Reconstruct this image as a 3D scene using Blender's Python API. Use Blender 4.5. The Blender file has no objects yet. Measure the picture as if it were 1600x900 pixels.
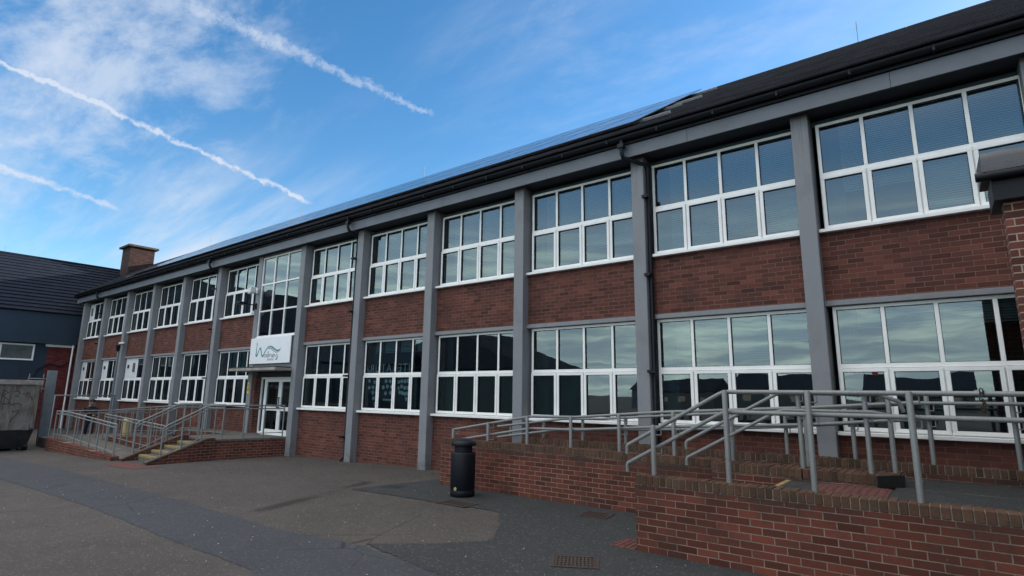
import bpy, bmesh, math, random
from mathutils import Vector, Matrix
random.seed(7)
R = math.radians
sc = bpy.context.scene
COL = sc.collection

# ------------------------------------------------------------------ camera
cam_d = bpy.data.cameras.new('camera')
cam = bpy.data.objects.new('camera', cam_d)
COL.objects.link(cam)
YAW, PITCH, ROLL = 0.6574, 0.1871, -0.0127
Rv = Vector((math.cos(YAW), math.sin(YAW), 0)); Fv = Vector((-math.sin(YAW), math.cos(YAW), 0)); Uv = Vector((0, 0, 1))
F2 = Fv*math.cos(PITCH) + Uv*math.sin(PITCH); U2 = Uv*math.cos(PITCH) - Fv*math.sin(PITCH)
CR = Rv*math.cos(ROLL) - U2*math.sin(ROLL); CU = Rv*math.sin(ROLL) + U2*math.cos(ROLL)
cam.matrix_world = Matrix(((CR.x, CU.x, -F2.x, 1.607), (CR.y, CU.y, -F2.y, -9.434), (CR.z, CU.z, -F2.z, 1.75), (0, 0, 0, 1)))
cam_d.sensor_width = 36.0
cam_d.lens = 36.0*874.66/1600
cam_d.clip_start = 0.05
cam_d.clip_end = 2000
sc.camera = cam

# ------------------------------------------------------------------ light, exposure
SUN_EL, SUN_AZ = R(17), R(28)          # azimuth from +Y towards +X: behind the building
sd = Vector((math.sin(SUN_AZ)*math.cos(SUN_EL), math.cos(SUN_AZ)*math.cos(SUN_EL), math.sin(SUN_EL)))
sl = bpy.data.lights.new('sun', 'SUN'); sl.energy = 2.5; sl.angle = R(0.5); sl.color = (1, .93, .82)
so = bpy.data.objects.new('sun', sl); COL.objects.link(so)
so.rotation_euler = sd.to_track_quat('Z', 'Y').to_euler()
sc.view_settings.view_transform = 'Standard'
sc.view_settings.look = 'None'
sc.view_settings.exposure = 1.72
sc.view_settings.gamma = 1.0
sc.view_settings.use_curve_mapping = False

def text_mesh(name, cu, parent, rot, loc):
    tmp = bpy.data.objects.new(name, cu); COL.objects.link(tmp)
    dg = bpy.context.evaluated_depsgraph_get(); me = bpy.data.meshes.new_from_object(tmp.evaluated_get(dg))
    m = cu.materials[0]; bpy.data.objects.remove(tmp); me.materials.clear(); me.materials.append(m)
    o = bpy.data.objects.new(name, me); COL.objects.link(o); o.parent = parent; o.rotation_euler = rot; o.location = loc
    return o
class NT:
    """small node helper"""
    def __init__(s, tree): s.t = tree; s.n = tree.nodes; s.l = tree.links
    def node(s, kind, **kw):
        nd = s.n.new(kind)
        for k, v in kw.items(): setattr(nd, k, v)
        return nd
    def put(s, sock, v):
        if isinstance(v, bpy.types.NodeSocket): s.l.new(v, sock)
        else: sock.default_value = v
    def math(s, op, a, b=0.0, c=None, clamp=False):
        nd = s.node('ShaderNodeMath', operation=op, use_clamp=clamp)
        s.put(nd.inputs[0], a); s.put(nd.inputs[1], b)
        if c is not None: s.put(nd.inputs[2], c)
        return nd.outputs[0]
    def vm(s, op, a, b=None):
        nd = s.node('ShaderNodeVectorMath', operation=op)
        s.put(nd.inputs[0], a)
        if b is not None: s.put(nd.inputs[1], b)
        return nd.outputs['Value'] if op in ('DOT_PRODUCT', 'LENGTH', 'DISTANCE') else nd.outputs[0]
    def mix(s, f, a, b):
        nd = s.node('ShaderNodeMix', data_type='RGBA')
        s.put(nd.inputs[0], f); s.put(nd.inputs[6], a); s.put(nd.inputs[7], b)
        return nd.outputs[2]
    def ramp(s, f, *stops):
        nd = s.node('ShaderNodeValToRGB'); cr = nd.color_ramp
        while len(cr.elements) < len(stops): cr.elements.new(.5)
        for e, (p, c) in zip(cr.elements, stops):
            e.position = p; e.color = (c, c, c, 1) if isinstance(c, (int, float)) else (*c, 1)
        s.put(nd.inputs[0], f); return nd.outputs[0]
    def noise(s, vec, scale, detail=4, rough=.55, dist=0.0):
        nd = s.node('ShaderNodeTexNoise'); s.put(nd.inputs['Vector'], vec)
        nd.inputs['Scale'].default_value = scale; nd.inputs['Detail'].default_value = detail
        nd.inputs['Roughness'].default_value = rough; nd.inputs['Distortion'].default_value = dist
        return nd.outputs[0]
    def smooth(s, v, a, b):
        nd = s.node('ShaderNodeMapRange', interpolation_type='SMOOTHSTEP')
        s.put(nd.inputs[0], v); nd.inputs[1].default_value = a; nd.inputs[2].default_value = b
        nd.inputs[3].default_value = 0; nd.inputs[4].default_value = 1
        return nd.outputs[0]
    def comb(s, x, y, z=0.0):
        nd = s.node('ShaderNodeCombineXYZ'); s.put(nd.inputs[0], x); s.put(nd.inputs[1], y); s.put(nd.inputs[2], z); return nd.outputs[0]
    def sep(s, v):
        nd = s.node('ShaderNodeSeparateXYZ'); s.put(nd.inputs[0], v); return nd.outputs
    def scale(s, v, k): return s.vm('MULTIPLY', v, k)

# ------------------------------------------------------------------ sky: Nishita with cirrus, trails and low cloud at infinity
w = bpy.data.worlds.new('World'); sc.world = w; w.use_nodes = True
t = NT(w.node_tree); t.n.clear()
out = t.node('ShaderNodeOutputWorld'); bg = t.node('ShaderNodeBackground')
bg.inputs['Strength'].default_value = 0.12
sky = t.node('ShaderNodeTexSky', sky_type='NISHITA', sun_disc=False, sun_elevation=SUN_EL, sun_rotation=SUN_AZ)
sky.air_density = 1.0; sky.dust_density = 0.4; sky.ozone_density = 2.0
d = t.vm('NORMALIZE', t.node('ShaderNodeTexCoord').outputs['Generated'])
dx, dy, dz = t.sep(d)
zz = t.math('ADD', t.math('MAXIMUM', dz, 0.0), 0.18)
px = t.math('DIVIDE', dx, zz); py = t.math('DIVIDE', dy, zz)
flat = t.comb(px, py)
def rotflat(a, sx, sy):
    m = t.node('ShaderNodeMapping'); t.put(m.inputs[0], flat); m.inputs['Rotation'].default_value = (0, 0, a); m.inputs['Scale'].default_value = (sx, sy, 1)
    return m.outputs[0]
warp = t.noise(rotflat(.3, 1.2, 1.2), 1.4, 3)
cir = t.noise(rotflat(R(-62), .5, 1.9), 1.6, 8, .6, .15)
cir2 = t.noise(rotflat(R(-40), .8, 1.6), 3.0, 8, .65, .25)
def near(dirv, a, b):  # 1 close to a direction, falling off
    return t.smooth(t.vm('DOT_PRODUCT', d, Vector(dirv).normalized()), a, b)
veil = t.math('MULTIPLY', t.smooth(cir, .48, .82), .24)
corner = near((-.86, .10, .54), .90, .995)
cmass = t.math('MULTIPLY', corner, t.smooth(t.math('ADD', cir2, t.math('MULTIPLY', corner, .20)), .56, .84))
lowl = t.math('MULTIPLY', t.math('SUBTRACT', 1, t.smooth(dz, .20, .44)), t.smooth(t.noise(rotflat(R(-52), .35, 2.0), 1.7, 7, .62, .2), .40, .74))
topr = t.math('MULTIPLY', near((-.22, .73, .65), .86, 1.0), t.math('MULTIPLY', t.smooth(t.math('ADD', cir2, .04), .50, .78), .25))
def trail(a, b, width0, width1, f0=.06, f1=.06, wig=.012):
    a = Vector(a).normalized(); b = Vector(b).normalized(); n = a.cross(b).normalized(); m = n.cross(a).normalized()
    L = math.acos(max(-1, min(1, a.dot(b))))
    s_ = t.math('DIVIDE', t.math('ARCTAN2', t.vm('DOT_PRODUCT', d, m), t.vm('DOT_PRODUCT', d, a)), L)
    wob = t.math('MULTIPLY', t.math('SUBTRACT', t.noise(d, 26, 4, .65), .5), wig*2.2)
    wob2 = t.math('MULTIPLY', t.math('SUBTRACT', t.noise(d, 90, 3, .6), .5), wig*1.2)
    e = t.math('ABSOLUTE', t.math('ADD', t.math('ADD', t.vm('DOT_PRODUCT', d, n), wob), wob2))
    wd = t.math('ADD', width0, t.math('MULTIPLY', t.math('MAXIMUM', t.math('MINIMUM', s_, 1.0), 0.0), width1-width0))
    core = t.math('SUBTRACT', 1, t.math('DIVIDE', e, wd), clamp=True)
    core = t.math('MULTIPLY', core, t.math('ADD', .25, t.math('MULTIPLY', t.smooth(t.noise(d, 75, 6, .75), .3, .62), 1.3)), clamp=True)
    return t.math('MULTIPLY', core, t.math('MULTIPLY', t.smooth(s_, 0, f0), t.math('SUBTRACT', 1, t.smooth(s_, 1-f1, 1))))
tr1 = trail((-.915, .085, .415), (-.805, .505, .305), .0044, .0054, .03, .06, .010)
tr2 = trail((-.95, .12, .285), (-.93, .275, .255), .0062, .0045, .05, .15, .008)
tr3 = trail((-.815, .22, .545), (-.64, .613, .46), .016, .0055, .35, .04, .012)
# sunlit cloud bank in the half of the sky that the windows face (what the panes mirror)
sb = t.noise(t.comb(t.math('MULTIPLY', dx, 3.0), 0.0, t.math('MULTIPLY', dz, 26)), 1.5, 6, .6, .5)
front = t.smooth(t.math('MULTIPLY', dy, -1), .05, .35)
bank = t.math('MULTIPLY', front, t.math('MULTIPLY', t.smooth(sb, .40, .74), t.math('SUBTRACT', 1, t.smooth(dz, .15, .34))))
amt = t.math('ADD', t.math('ADD', veil, t.math('MULTIPLY', cmass, .68)), t.math('ADD', t.math('MULTIPLY', lowl, .85), topr))
amt = t.math('ADD', amt, t.math('ADD', t.math('MULTIPLY', tr1, .66), t.math('ADD', t.math('MULTIPLY', tr2, .52), t.math('MULTIPLY', tr3, .40))))
amt = t.math('MINIMUM', amt, .9)
skyc = t.mix(1.0, sky.outputs[0], sky.outputs[0])
hs = t.node('ShaderNodeHueSaturation'); hs.inputs['Saturation'].default_value = 1.30; hs.inputs['Value'].default_value = 0.65
t.l.new(sky.outputs[0], hs.inputs['Color'])
c1 = t.mix(amt, hs.outputs[0], (1.85, 2.04, 2.36, 1))
over = t.math('MAXIMUM', t.smooth(dz, .64, .82), t.math('MULTIPLY', t.smooth(t.math('MULTIPLY', dy, -1), .05, .45), t.smooth(dz, .34, .58)))  # overhead cloud out of view, added to give the yard brighter, neutral light
over = t.math('MULTIPLY', over, t.math('ADD', .62, t.math('MULTIPLY', t.smooth(cir, .35, .65), .36)))
over = t.math('MULTIPLY', over, t.math('SUBTRACT', 1, t.math('MULTIPLY', t.smooth(dx, -.3, .7), .55)))  # added cloud kept dimmer to the right, so right-facing sides darken
c1 = t.mix(over, c1, (7.6, 7.35, 7.05, 1))
slate = t.math('MULTIPLY', front, t.math('SUBTRACT', 1, t.smooth(dz, .20, .42)))
c1 = t.mix(t.math('MULTIPLY', slate, .9), c1, (2.7, 3.45, 3.95, 1))
c2 = t.mix(t.math('MULTIPLY', bank, .9), c1, (6.6, 7.9, 6.7, 1))
t.l.new(c2, bg.inputs['Color']); t.l.new(bg.outputs[0], out.inputs['Surface'])

# ------------------------------------------------------------------ materials
MATS = {}
def mat(name, build, rough=.7, metal=0.0, spec=.5):
    if name in MATS: return MATS[name]
    m = bpy.data.materials.new(name); m.use_nodes = True
    k = NT(m.node_tree); b = k.n['Principled BSDF']
    b.inputs['Roughness'].default_value = rough; b.inputs['Metallic'].default_value = metal
    b.inputs['Specular IOR Level'].default_value = spec
    build(k, b); MATS[name] = m; return m
def pos(k): return k.node('ShaderNodeNewGeometry').outputs['Position']
def bump(k, b, h, dist=.01, strength=1.0):
    nd = k.node('ShaderNodeBump'); nd.inputs['Distance'].default_value = dist; nd.inputs['Strength'].default_value = strength
    k.put(nd.inputs['Height'], h); k.l.new(nd.outputs[0], b.inputs['Normal'])
def plain(col, var=.15, sc_=6.0, bmp=0.0):
    def f(k, b):
        p = pos(k); n = k.noise(p, sc_, 5, .6)
        lo = tuple(c*(1-var) for c in col); hi = tuple(c*(1+var) for c in col)
        k.l.new(k.ramp(n, (.3, lo), (.7, hi)), b.inputs['Base Color'])
        if bmp: bump(k, b, k.noise(p, 60, 4), bmp)
    return f
def brick(ca, cb, mortar, msize=.011, stain=0.0, damp=0.0, stain_col=(.03, .022, .018), mvar=.3, bmp=.006):
    def f(k, b):
        p = pos(k); x, y, z = k.sep(p)
        wob = k.math('MULTIPLY', k.math('SUBTRACT', k.noise(p, 9, 2), .5), .006)
        uv = k.comb(k.math('ADD', x, y), k.math('ADD', z, wob))
        def bt(c1, c2, mo, ms=msize):
            nd = k.node('ShaderNodeTexBrick', offset=.5, squash=1.0)
            k.put(nd.inputs['Vector'], uv); nd.inputs['Scale'].default_value = 1
            nd.inputs['Color1'].default_value = (*c1, 1); nd.inputs['Color2'].default_value = (*c2, 1); nd.inputs['Mortar'].default_value = (*mo, 1)
            nd.inputs['Mortar Size'].default_value = ms*.5; nd.inputs['Mortar Smooth'].default_value = .25
            nd.inputs['Brick Width'].default_value = .225; nd.inputs['Row Height'].default_value = .075
            return nd
        base = bt(ca, cb, mortar)
        # a second tone per brick: cells of one brick each
        row = k.math('FLOOR', k.math('DIVIDE', k.math('ADD', z, wob), .075))
        off = k.math('MULTIPLY', k.math('SUBTRACT', 1.0, k.math('FLOORED_MODULO', row, 2.0)), .5)
        cell = k.math('FLOOR', k.math('ADD', k.math('DIVIDE', k.math('ADD', x, y), .225), off))
        wn = k.node('ShaderNodeTexWhiteNoise', noise_dimensions='2D'); k.put(wn.inputs['Vector'], k.comb(cell, row))
        tone = k.ramp(wn.outputs[0], (0, .68), (.3, .92), (.75, 1.06), (1, 1.30))
        n1 = k.noise(p, 1.1, 4); n2 = k.noise(p, 70, 4, .7)
        mul = k.math('MULTIPLY', k.math('ADD', .72, k.math('MULTIPLY', n1, .56)), k.math('ADD', .72, k.math('MULTIPLY', n2, .56)))
        fac = base.outputs['Fac']
        tone2 = k.mix(fac, tone, (1, 1, 1, 1))
        nd = k.node('ShaderNodeMix', data_type='RGBA', blend_type='MULTIPLY'); nd.inputs[0].default_value = 1
        k.put(nd.inputs[6], base.outputs['Color']); k.put(nd.inputs[7], tone2)
        nd2 = k.node('ShaderNodeMix', data_type='RGBA', blend_type='MULTIPLY'); nd2.inputs[0].default_value = 1
        k.put(nd2.inputs[6], nd.outputs[2]); k.put(nd2.inputs[7], k.comb(mul, mul, mul))
        col = nd2.outputs[2]
        # mortar lost or dirty in places
        gone = k.math('MULTIPLY', fac, k.smooth(k.noise(p, 2.3, 5, .65), .5-mvar*.35, .5+mvar*.5))
        col = k.mix(k.math('MULTIPLY', gone, mvar), col, (*[c*.55 for c in cb], 1))
        # pale bloom of salts
        bl = k.smooth(k.noise(p, 3.1, 6, .7), .66, .80)
        col = k.mix(k.math('MULTIPLY', bl, .26), col, (.30, .24, .21, 1))
        if stain:
            st = k.smooth(k.noise(p, 2.0, 6, .72, .4), .47, .66)
            col = k.mix(k.math('MULTIPLY', st, stain), col, (*stain_col, 1))
        if damp:
            dn = k.noise(k.comb(k.math('ADD', x, y), k.math('MULTIPLY', z, .45), 0), 3.4, 7, .72, .3)
            dm = k.math('MULTIPLY', k.smooth(k.math('ADD', z, k.math('MULTIPLY', dn, .6)), .80, 1.10), k.smooth(k.noise(k.comb(k.math('ADD', x, y), 0, 0), .8, 3, .6), .40, .58))
            col = k.mix(k.math('MULTIPLY', dm, damp), col, (.038, .030, .024, 1))
            ch = k.smooth(k.noise(p, 26, 3, .6), .71, .74)
            col = k.mix(k.math('MULTIPLY', ch, .6), col, (.40, .36, .31, 1))
        k.l.new(col, b.inputs['Base Color'])
        h = k.math('SUBTRACT', k.math('MULTIPLY', n2, .35), fac)
        bump(k, b, h, bmp)
    return f
M_BRICK = mat('facade_brick', brick((.150, .050, .036), (.092, .034, .026), (.215, .145, .115), .0105, .35, 0.0, (.045, .03, .027), .5), .85, spec=.25)
M_BRICK_CH = mat('chimney_brick', brick((.058, .030, .028), (.038, .023, .022), (.07, .05, .045), .009, .5), .9, spec=.2)
M_BRICK_FAR = mat('wing_brick', brick((.17, .03, .028), (.11, .022, .022), (.12, .06, .055), .009, .2), .85, spec=.25)
M_BRICKR = mat('ramp_brick', brick((.152, .043, .027), (.098, .030, .020), (.30, .235, .19), .0105, .45, .75, (.045, .032, .026), .60), .85, spec=.25)
M_BRICKP = mat('porch_brick', brick((.17, .055, .045), (.10, .04, .035), (.42, .33, .23), .014, .15), .85, spec=.25)
def coping_mat(k, b):
    oi = k.node('ShaderNodeNewGeometry'); p = oi.outputs['Position']
    rnd = oi.outputs['Random Per Island']
    c = k.ramp(rnd, (0, (.060, .036, .024)), (.4, (.092, .053, .034)), (.8, (.116, .066, .043)), (1, (.085, .038, .028)))
    n = k.noise(p, 35, 5, .7); m = k.math('ADD', .55, k.math('MULTIPLY', n, .9))
    nd = k.node('ShaderNodeMix', data_type='RGBA', blend_type='MULTIPLY'); nd.inputs[0].default_value = 1
    k.put(nd.inputs[6], c); k.put(nd.inputs[7], k.comb(m, m, m))
    col = k.mix(k.math('MULTIPLY', k.smooth(k.noise(p, 3, 6, .7), .5, .68), .5), nd.outputs[2], (.035, .034, .024, 1))
    k.l.new(col, b.inputs['Base Color']); bump(k, b, n, .006)
M_COPING = mat('coping_brick', coping_mat, .9, spec=.2)
M_MORTAR = mat('mortar', plain((.23, .19, .155), .35, 20, .004), .95, spec=.1)
def paint_mat(col, dirt=.42):
    def f(k, b):
        p = pos(k)
        n = k.noise(p, 1.7, 6, .65); n2 = k.noise(k.scale(p, (8, 8, .5)), 2.0, 4)
        c = k.mix(k.math('MULTIPLY', k.smooth(n, .45, .75), dirt), (*col, 1), (*[x*.6 for x in col], 1))
        c = k.mix(k.math('MULTIPLY', k.smooth(n2, .55, .75), dirt*.8), c, (*[x*.72 for x in col], 1))
        x, y, z = k.sep(p)
        base = k.math('MULTIPLY', k.math('SUBTRACT', 1, k.smooth(z, -.05, .55)), k.smooth(k.noise(p, 6, 6, .7), .36, .66))
        c = k.mix(k.math('MULTIPLY', base, .6), c, (.075, .065, .052, 1))
        run = k.math('MULTIPLY', k.smooth(z, 4.6, 6.2), k.smooth(k.noise(k.scale(p, (22, 22, .6)), 1.6, 4, .6), .48, .66))
        c = k.mix(k.math('MULTIPLY', run, .45), c, (*[x_*.5 for x_ in col], 1))
        chip = k.smooth(k.noise(p, 19, 3, .55), .715, .73)
        c = k.mix(k.math('MULTIPLY', chip, .6), c, (.10, .098, .095, 1))
        k.l.new(c, b.inputs['Base Color']); bump(k, b, k.math('SUBTRACT', k.noise(p, 40, 5, .65), chip), .004)
    return f
M_GREY = mat('grey_masonry_paint', paint_mat((.238, .240, .252)), .62, spec=.35)
M_FASCIA = mat('fascia_grey', plain((.130, .140, .160), .12, 2.5), .5)
M_SOFFIT = mat('soffit_dark', plain((.024, .029, .040), .15, 3), .7)
M_BLACK = mat('black_plastic', plain((.006, .007, .011), .2, 9), .5, spec=.3)
M_UPVC = mat('white_upvc', plain((.87, .86, .83), .05, 4), .35)
M_UPVC_GREY = mat('aged_white_panel', plain((.70, .71, .72), .05, 2), .4)
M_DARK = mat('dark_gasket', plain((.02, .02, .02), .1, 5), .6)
def glass_mat(k, b):
    m = k.t; k.n.remove(b)
    o = k.n['Material Output']
    tr = k.node('ShaderNodeBsdfTransparent'); tr.inputs[0].default_value = (.62, .80, .84, 1)
    gl = k.node('ShaderNodeBsdfGlossy'); gl.inputs['Roughness'].default_value = .0
    gl.inputs['Color'].default_value = (.86, .96, 1, 1)
    fr = k.node('ShaderNodeFresnel'); fr.inputs['IOR'].default_value = 2.25
    p = pos(k)
    bp = k.node('ShaderNodeBump'); bp.inputs['Distance'].default_value = .004; bp.inputs['Strength'].default_value = .32
    k.put(bp.inputs['Height'], k.noise(p, 1.6, 2, .4)); k.l.new(bp.outputs[0], gl.inputs['Normal'])
    mx = k.node('ShaderNodeMixShader'); k.l.new(fr.outputs[0], mx.inputs[0]); k.l.new(tr.outputs[0], mx.inputs[1]); k.l.new(gl.outputs[0], mx.inputs[2])
    k.l.new(mx.outputs[0], o.inputs[0])
M_GLASS = mat('window_glass', glass_mat)
M_BLIND = mat('blind_slat', plain((.33, .36, .385), .10, 2), .6)
M_CURTAIN = mat('green_curtain', plain((.045, .085, .075), .25, 3), .9)
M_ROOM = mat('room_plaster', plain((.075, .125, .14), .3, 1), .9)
M_PAPER = mat('paper_cutout', plain((.85, .88, .84), .1, 8), .9)
def roof_mat(k, b):
    p = pos(k); x, y, z = k.sep(p)
    nd = k.node('ShaderNodeTexBrick', offset=.5); k.put(nd.inputs['Vector'], k.comb(k.math('ADD', x, 0.0), z))
    nd.inputs['Scale'].default_value = 1; nd.inputs['Brick Width'].default_value = .3; nd.inputs['Row Height'].default_value = .16
    nd.inputs['Mortar Size'].default_value = .003
    nd.inputs['Color1'].default_value = (.023, .025, .032, 1); nd.inputs['Color2'].default_value = (.013, .014, .019, 1); nd.inputs['Mortar'].default_value = (.006, .006, .007, 1)
    n = k.noise(p, 2.2, 6, .7); m = k.math('ADD', .6, k.math('MULTIPLY', n, .8))
    mm = k.node('ShaderNodeMix', data_type='RGBA', blend_type='MULTIPLY'); mm.inputs[0].default_value = 1
    k.put(mm.inputs[6], nd.outputs['Color']); k.put(mm.inputs[7], k.comb(m, m, m)); k.l.new(mm.outputs[2], b.inputs['Base Color'])
    bump(k, b, k.math('SUBTRACT', k.noise(p, 50, 4), nd.outputs['Fac']), .006)
M_ROOF = mat('dark_roof_tile', roof_mat, .85, spec=.18)
M_ROOFW = mat('wing_roof_tile', plain((.010, .014, .024), .2, 2.5, .004), .9, spec=.1)
def solar_mat(k, b):
    p = pos(k); x, y, z = k.sep(p)
    g = k.math('MINIMUM', k.math('PINGPONG', x, .083), k.math('PINGPONG', k.math('MULTIPLY', y, 1.18), .083))
    c = k.mix(k.smooth(g, .002, .005), (.05, .055, .07, 1), (.010, .014, .030, 1))
    k.l.new(c, b.inputs['Base Color'])
M_SOLAR = mat('solar_cells', solar_mat, .10, spec=.3)
M_ALU = mat('aluminium', plain((.55, .55, .56), .15, 8), .4, .8)
M_PANELFRAME = mat('anodised_frame', plain((.07, .08, .10), .1, 8), .5, .2)
def galv(k, b):
    p = pos(k); v = k.node('ShaderNodeTexVoronoi'); k.put(v.inputs['Vector'], p); v.inputs['Scale'].default_value = 55
    n = k.noise(p, 5, 6, .7)
    c = k.mix(k.math('MULTIPLY', v.outputs['Distance'], .7), (.175, .18, .176, 1), (.265, .27, .265, 1))
    c = k.mix(k.math('MULTIPLY', k.smooth(n, .55, .75), .6), c, (.17, .165, .155, 1))
    c = k.mix(k.math('MULTIPLY', k.smooth(k.noise(p, 3.3, 5, .75), .62, .72), .7), c, (.13, .075, .042, 1))
    k.l.new(c, b.inputs['Base Color'])
M_GALV = mat('galvanised_steel', galv, .5, .12)
def tarmac(base, speck=.5, patchy=.35):
    def f(k, b):
        p = pos(k)
        n1 = k.noise(p, .35, 6, .6, .5); n2 = k.noise(p, 2.6, 6, .7); n3 = k.noise(p, 130, 3, .75)
        v = k.node('ShaderNodeTexVoronoi'); k.put(v.inputs['Vector'], p); v.inputs['Scale'].default_value = 95
        m = k.math('MULTIPLY', k.math('ADD', 1-patchy, k.math('MULTIPLY', n1, 2*patchy)), k.math('ADD', .75, k.math('MULTIPLY', n2, .5)))
        m = k.math('MULTIPLY', m, k.math('ADD', .45, k.math('MULTIPLY', n3, 1.1)))
        mm = k.node('ShaderNodeMix', data_type='RGBA', blend_type='MULTIPLY'); mm.inputs[0].default_value = 1
        mm.inputs[6].default_value = (*base, 1); k.put(mm.inputs[7], k.comb(m, m, m))
        wn = k.node('ShaderNodeTexVoronoi'); k.put(wn.inputs['Vector'], p); wn.inputs['Scale'].default_value = 60
        sp = k.smooth(k.sep(wn.outputs['Color'])[0], .90, .97)
        col = k.mix(k.math('MULTIPLY', sp, speck), mm.outputs[2], (.20, .19, .175, 1))
        bl = k.smooth(k.noise(p, 1.1, 7, .72), .60, .70)
        col = k.mix(k.math('MULTIPLY', bl, .38), col, (*[c*.58 for c in base], 1))
        lt = k.smooth(k.noise(k.scale(p, (1.0, 2.2, 1)), .9, 6, .7, .3), .58, .74)
        col = k.mix(k.math('MULTIPLY', lt, .30), col, (*[min(1, c*1.55) for c in base], 1))
        wp = k.vm('ADD', p, k.scale(k.node('ShaderNodeTexNoise').outputs['Color'], (.5, .5, .5)))
        vc = k.node('ShaderNodeTexVoronoi', feature='DISTANCE_TO_EDGE'); k.put(vc.inputs['Vector'], wp); vc.inputs['Scale'].default_value = .33
        ck = k.math('MULTIPLY', k.math('SUBTRACT', 1, k.smooth(vc.outputs['Distance'], .001, .0045)), k.smooth(k.noise(p, .6, 3), .48, .6))
        col = k.mix(k.math('MULTIPLY', ck, .7), col, (*[c*.3 for c in base], 1))
        sp2 = k.smooth(k.noise(p, 4.2, 2, .4), .72, .76)
        col = k.mix(k.math('MULTIPLY', sp2, .45), col, (*[c*.45 for c in base], 1))
        k.l.new(col, b.inputs['Base Color'])
        bump(k, b, k.math('ADD', v.outputs['Distance'], k.math('MULTIPLY', n2, .5)), .007, .8)
    return f
M_TARMAC = mat('weathered_tarmac', tarmac((.078, .069, .063)), .92, spec=.2)
M_TARPATCH = mat('new_tarmac', tarmac((.048, .051, .057), .30, .2), .85, spec=.3)
M_TARDARK = mat('dark_tarmac', tarmac((.037, .040, .041), .35, .25), .88, spec=.3)
M_CONC = mat('concrete', plain((.125, .115, .102), .3, 5, .004), .9, spec=.2)
M_CONC_PALE = mat('canopy_concrete', plain((.30, .285, .25), .3, 4, .004), .9, spec=.2)
M_MOSS = mat('mossy_felt', plain((.075, .07, .055), .5, 14, .01), .95, spec=.1)
M_YELLOW = mat('yellow_nosing', plain((.27, .205, .07), .45, 15), .8)
M_TACT = mat('red_tactile', plain((.125, .055, .048), .3, 12, .003), .85, spec=.2)
M_RUST = mat('rusty_iron', plain((.050, .034, .028), .35, 25, .004), .8, .2)
M_NAVY = mat('navy_cladding', plain((.014, .028, .048), .12, 1.2), .55)
M_WHITE = mat('white_board', plain((.84, .85, .87), .03, 2), .45)
M_TEAL = mat('teal_ink', plain((.012, .22, .21), .15, 2), .6)
M_BLUE = mat('blue_ink', plain((.10, .30, .50), .15, 2), .6)
M_GREEN = mat('green_ink', plain((.22, .34, .20), .15, 2), .6)
M_INK = mat('dark_ink', plain((.03, .05, .09), .1, 2), .6)
M_GREYINK = mat('grey_ink', plain((.16, .17, .19), .1, 2), .6)
M_STICK = mat('yellow_sticker', plain((.75, .62, .05), .1, 10), .6)
M_GRIT = mat('grit_bin_plastic', plain((.50, .40, .20), .15, 6), .5)
M_SKIN = mat('skin', plain((.36, .21, .15), .08, 9), .6)
M_CLOTH = mat('dark_cloth', plain((.020, .021, .026), .3, 20), .9)
M_HAIR = mat('dark_hair', plain((.020, .014, .011), .3, 30), .7)
def skip_mat(k, b):
    p = pos(k); x, y, z = k.sep(p)
    n = k.noise(p, 3.5, 8, .7, .4); st = k.noise(k.scale(p, (7, 7, 1.1)), 1.3, 6, .7)
    c = k.mix(k.math('MULTIPLY', k.smooth(n, .40, .72), .6), (.19, .178, .155, 1), (.10, .088, .072, 1))
    rust = k.math('MULTIPLY', k.smooth(st, .40, .58), k.smooth(k.noise(p, 1.2, 5, .6), .34, .55))
    c = k.mix(k.math('MULTIPLY', rust, .9), c, (.095, .052, .030, 1))
    c = k.mix(k.smooth(k.noise(p, 9, 6, .75), .60, .68), c, (.10, .07, .05, 1))
    k.l.new(c, b.inputs['Base Color']); bump(k, b, n, .008)
M_SKIP = mat('skip_paint', skip_mat, .6)
M_SKIPDARK = mat('skip_underside', plain((.028, .028, .030), .4, 4), .7)
M_RIM = mat('skip_rim', plain((.26, .22, .19), .4, 7), .65)
M_POSTBLUE = mat('blue_grey_paint', plain((.165, .19, .20), .2, 5), .55)
M_MEMBRANE = mat('roof_membrane', plain((.075, .078, .085), .12, 6, .004), .55)
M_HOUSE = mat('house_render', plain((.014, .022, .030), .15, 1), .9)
M_HOUSE_BLUE = mat('house_dark_wall', plain((.007, .020, .028), .15, 1), .9)

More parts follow.
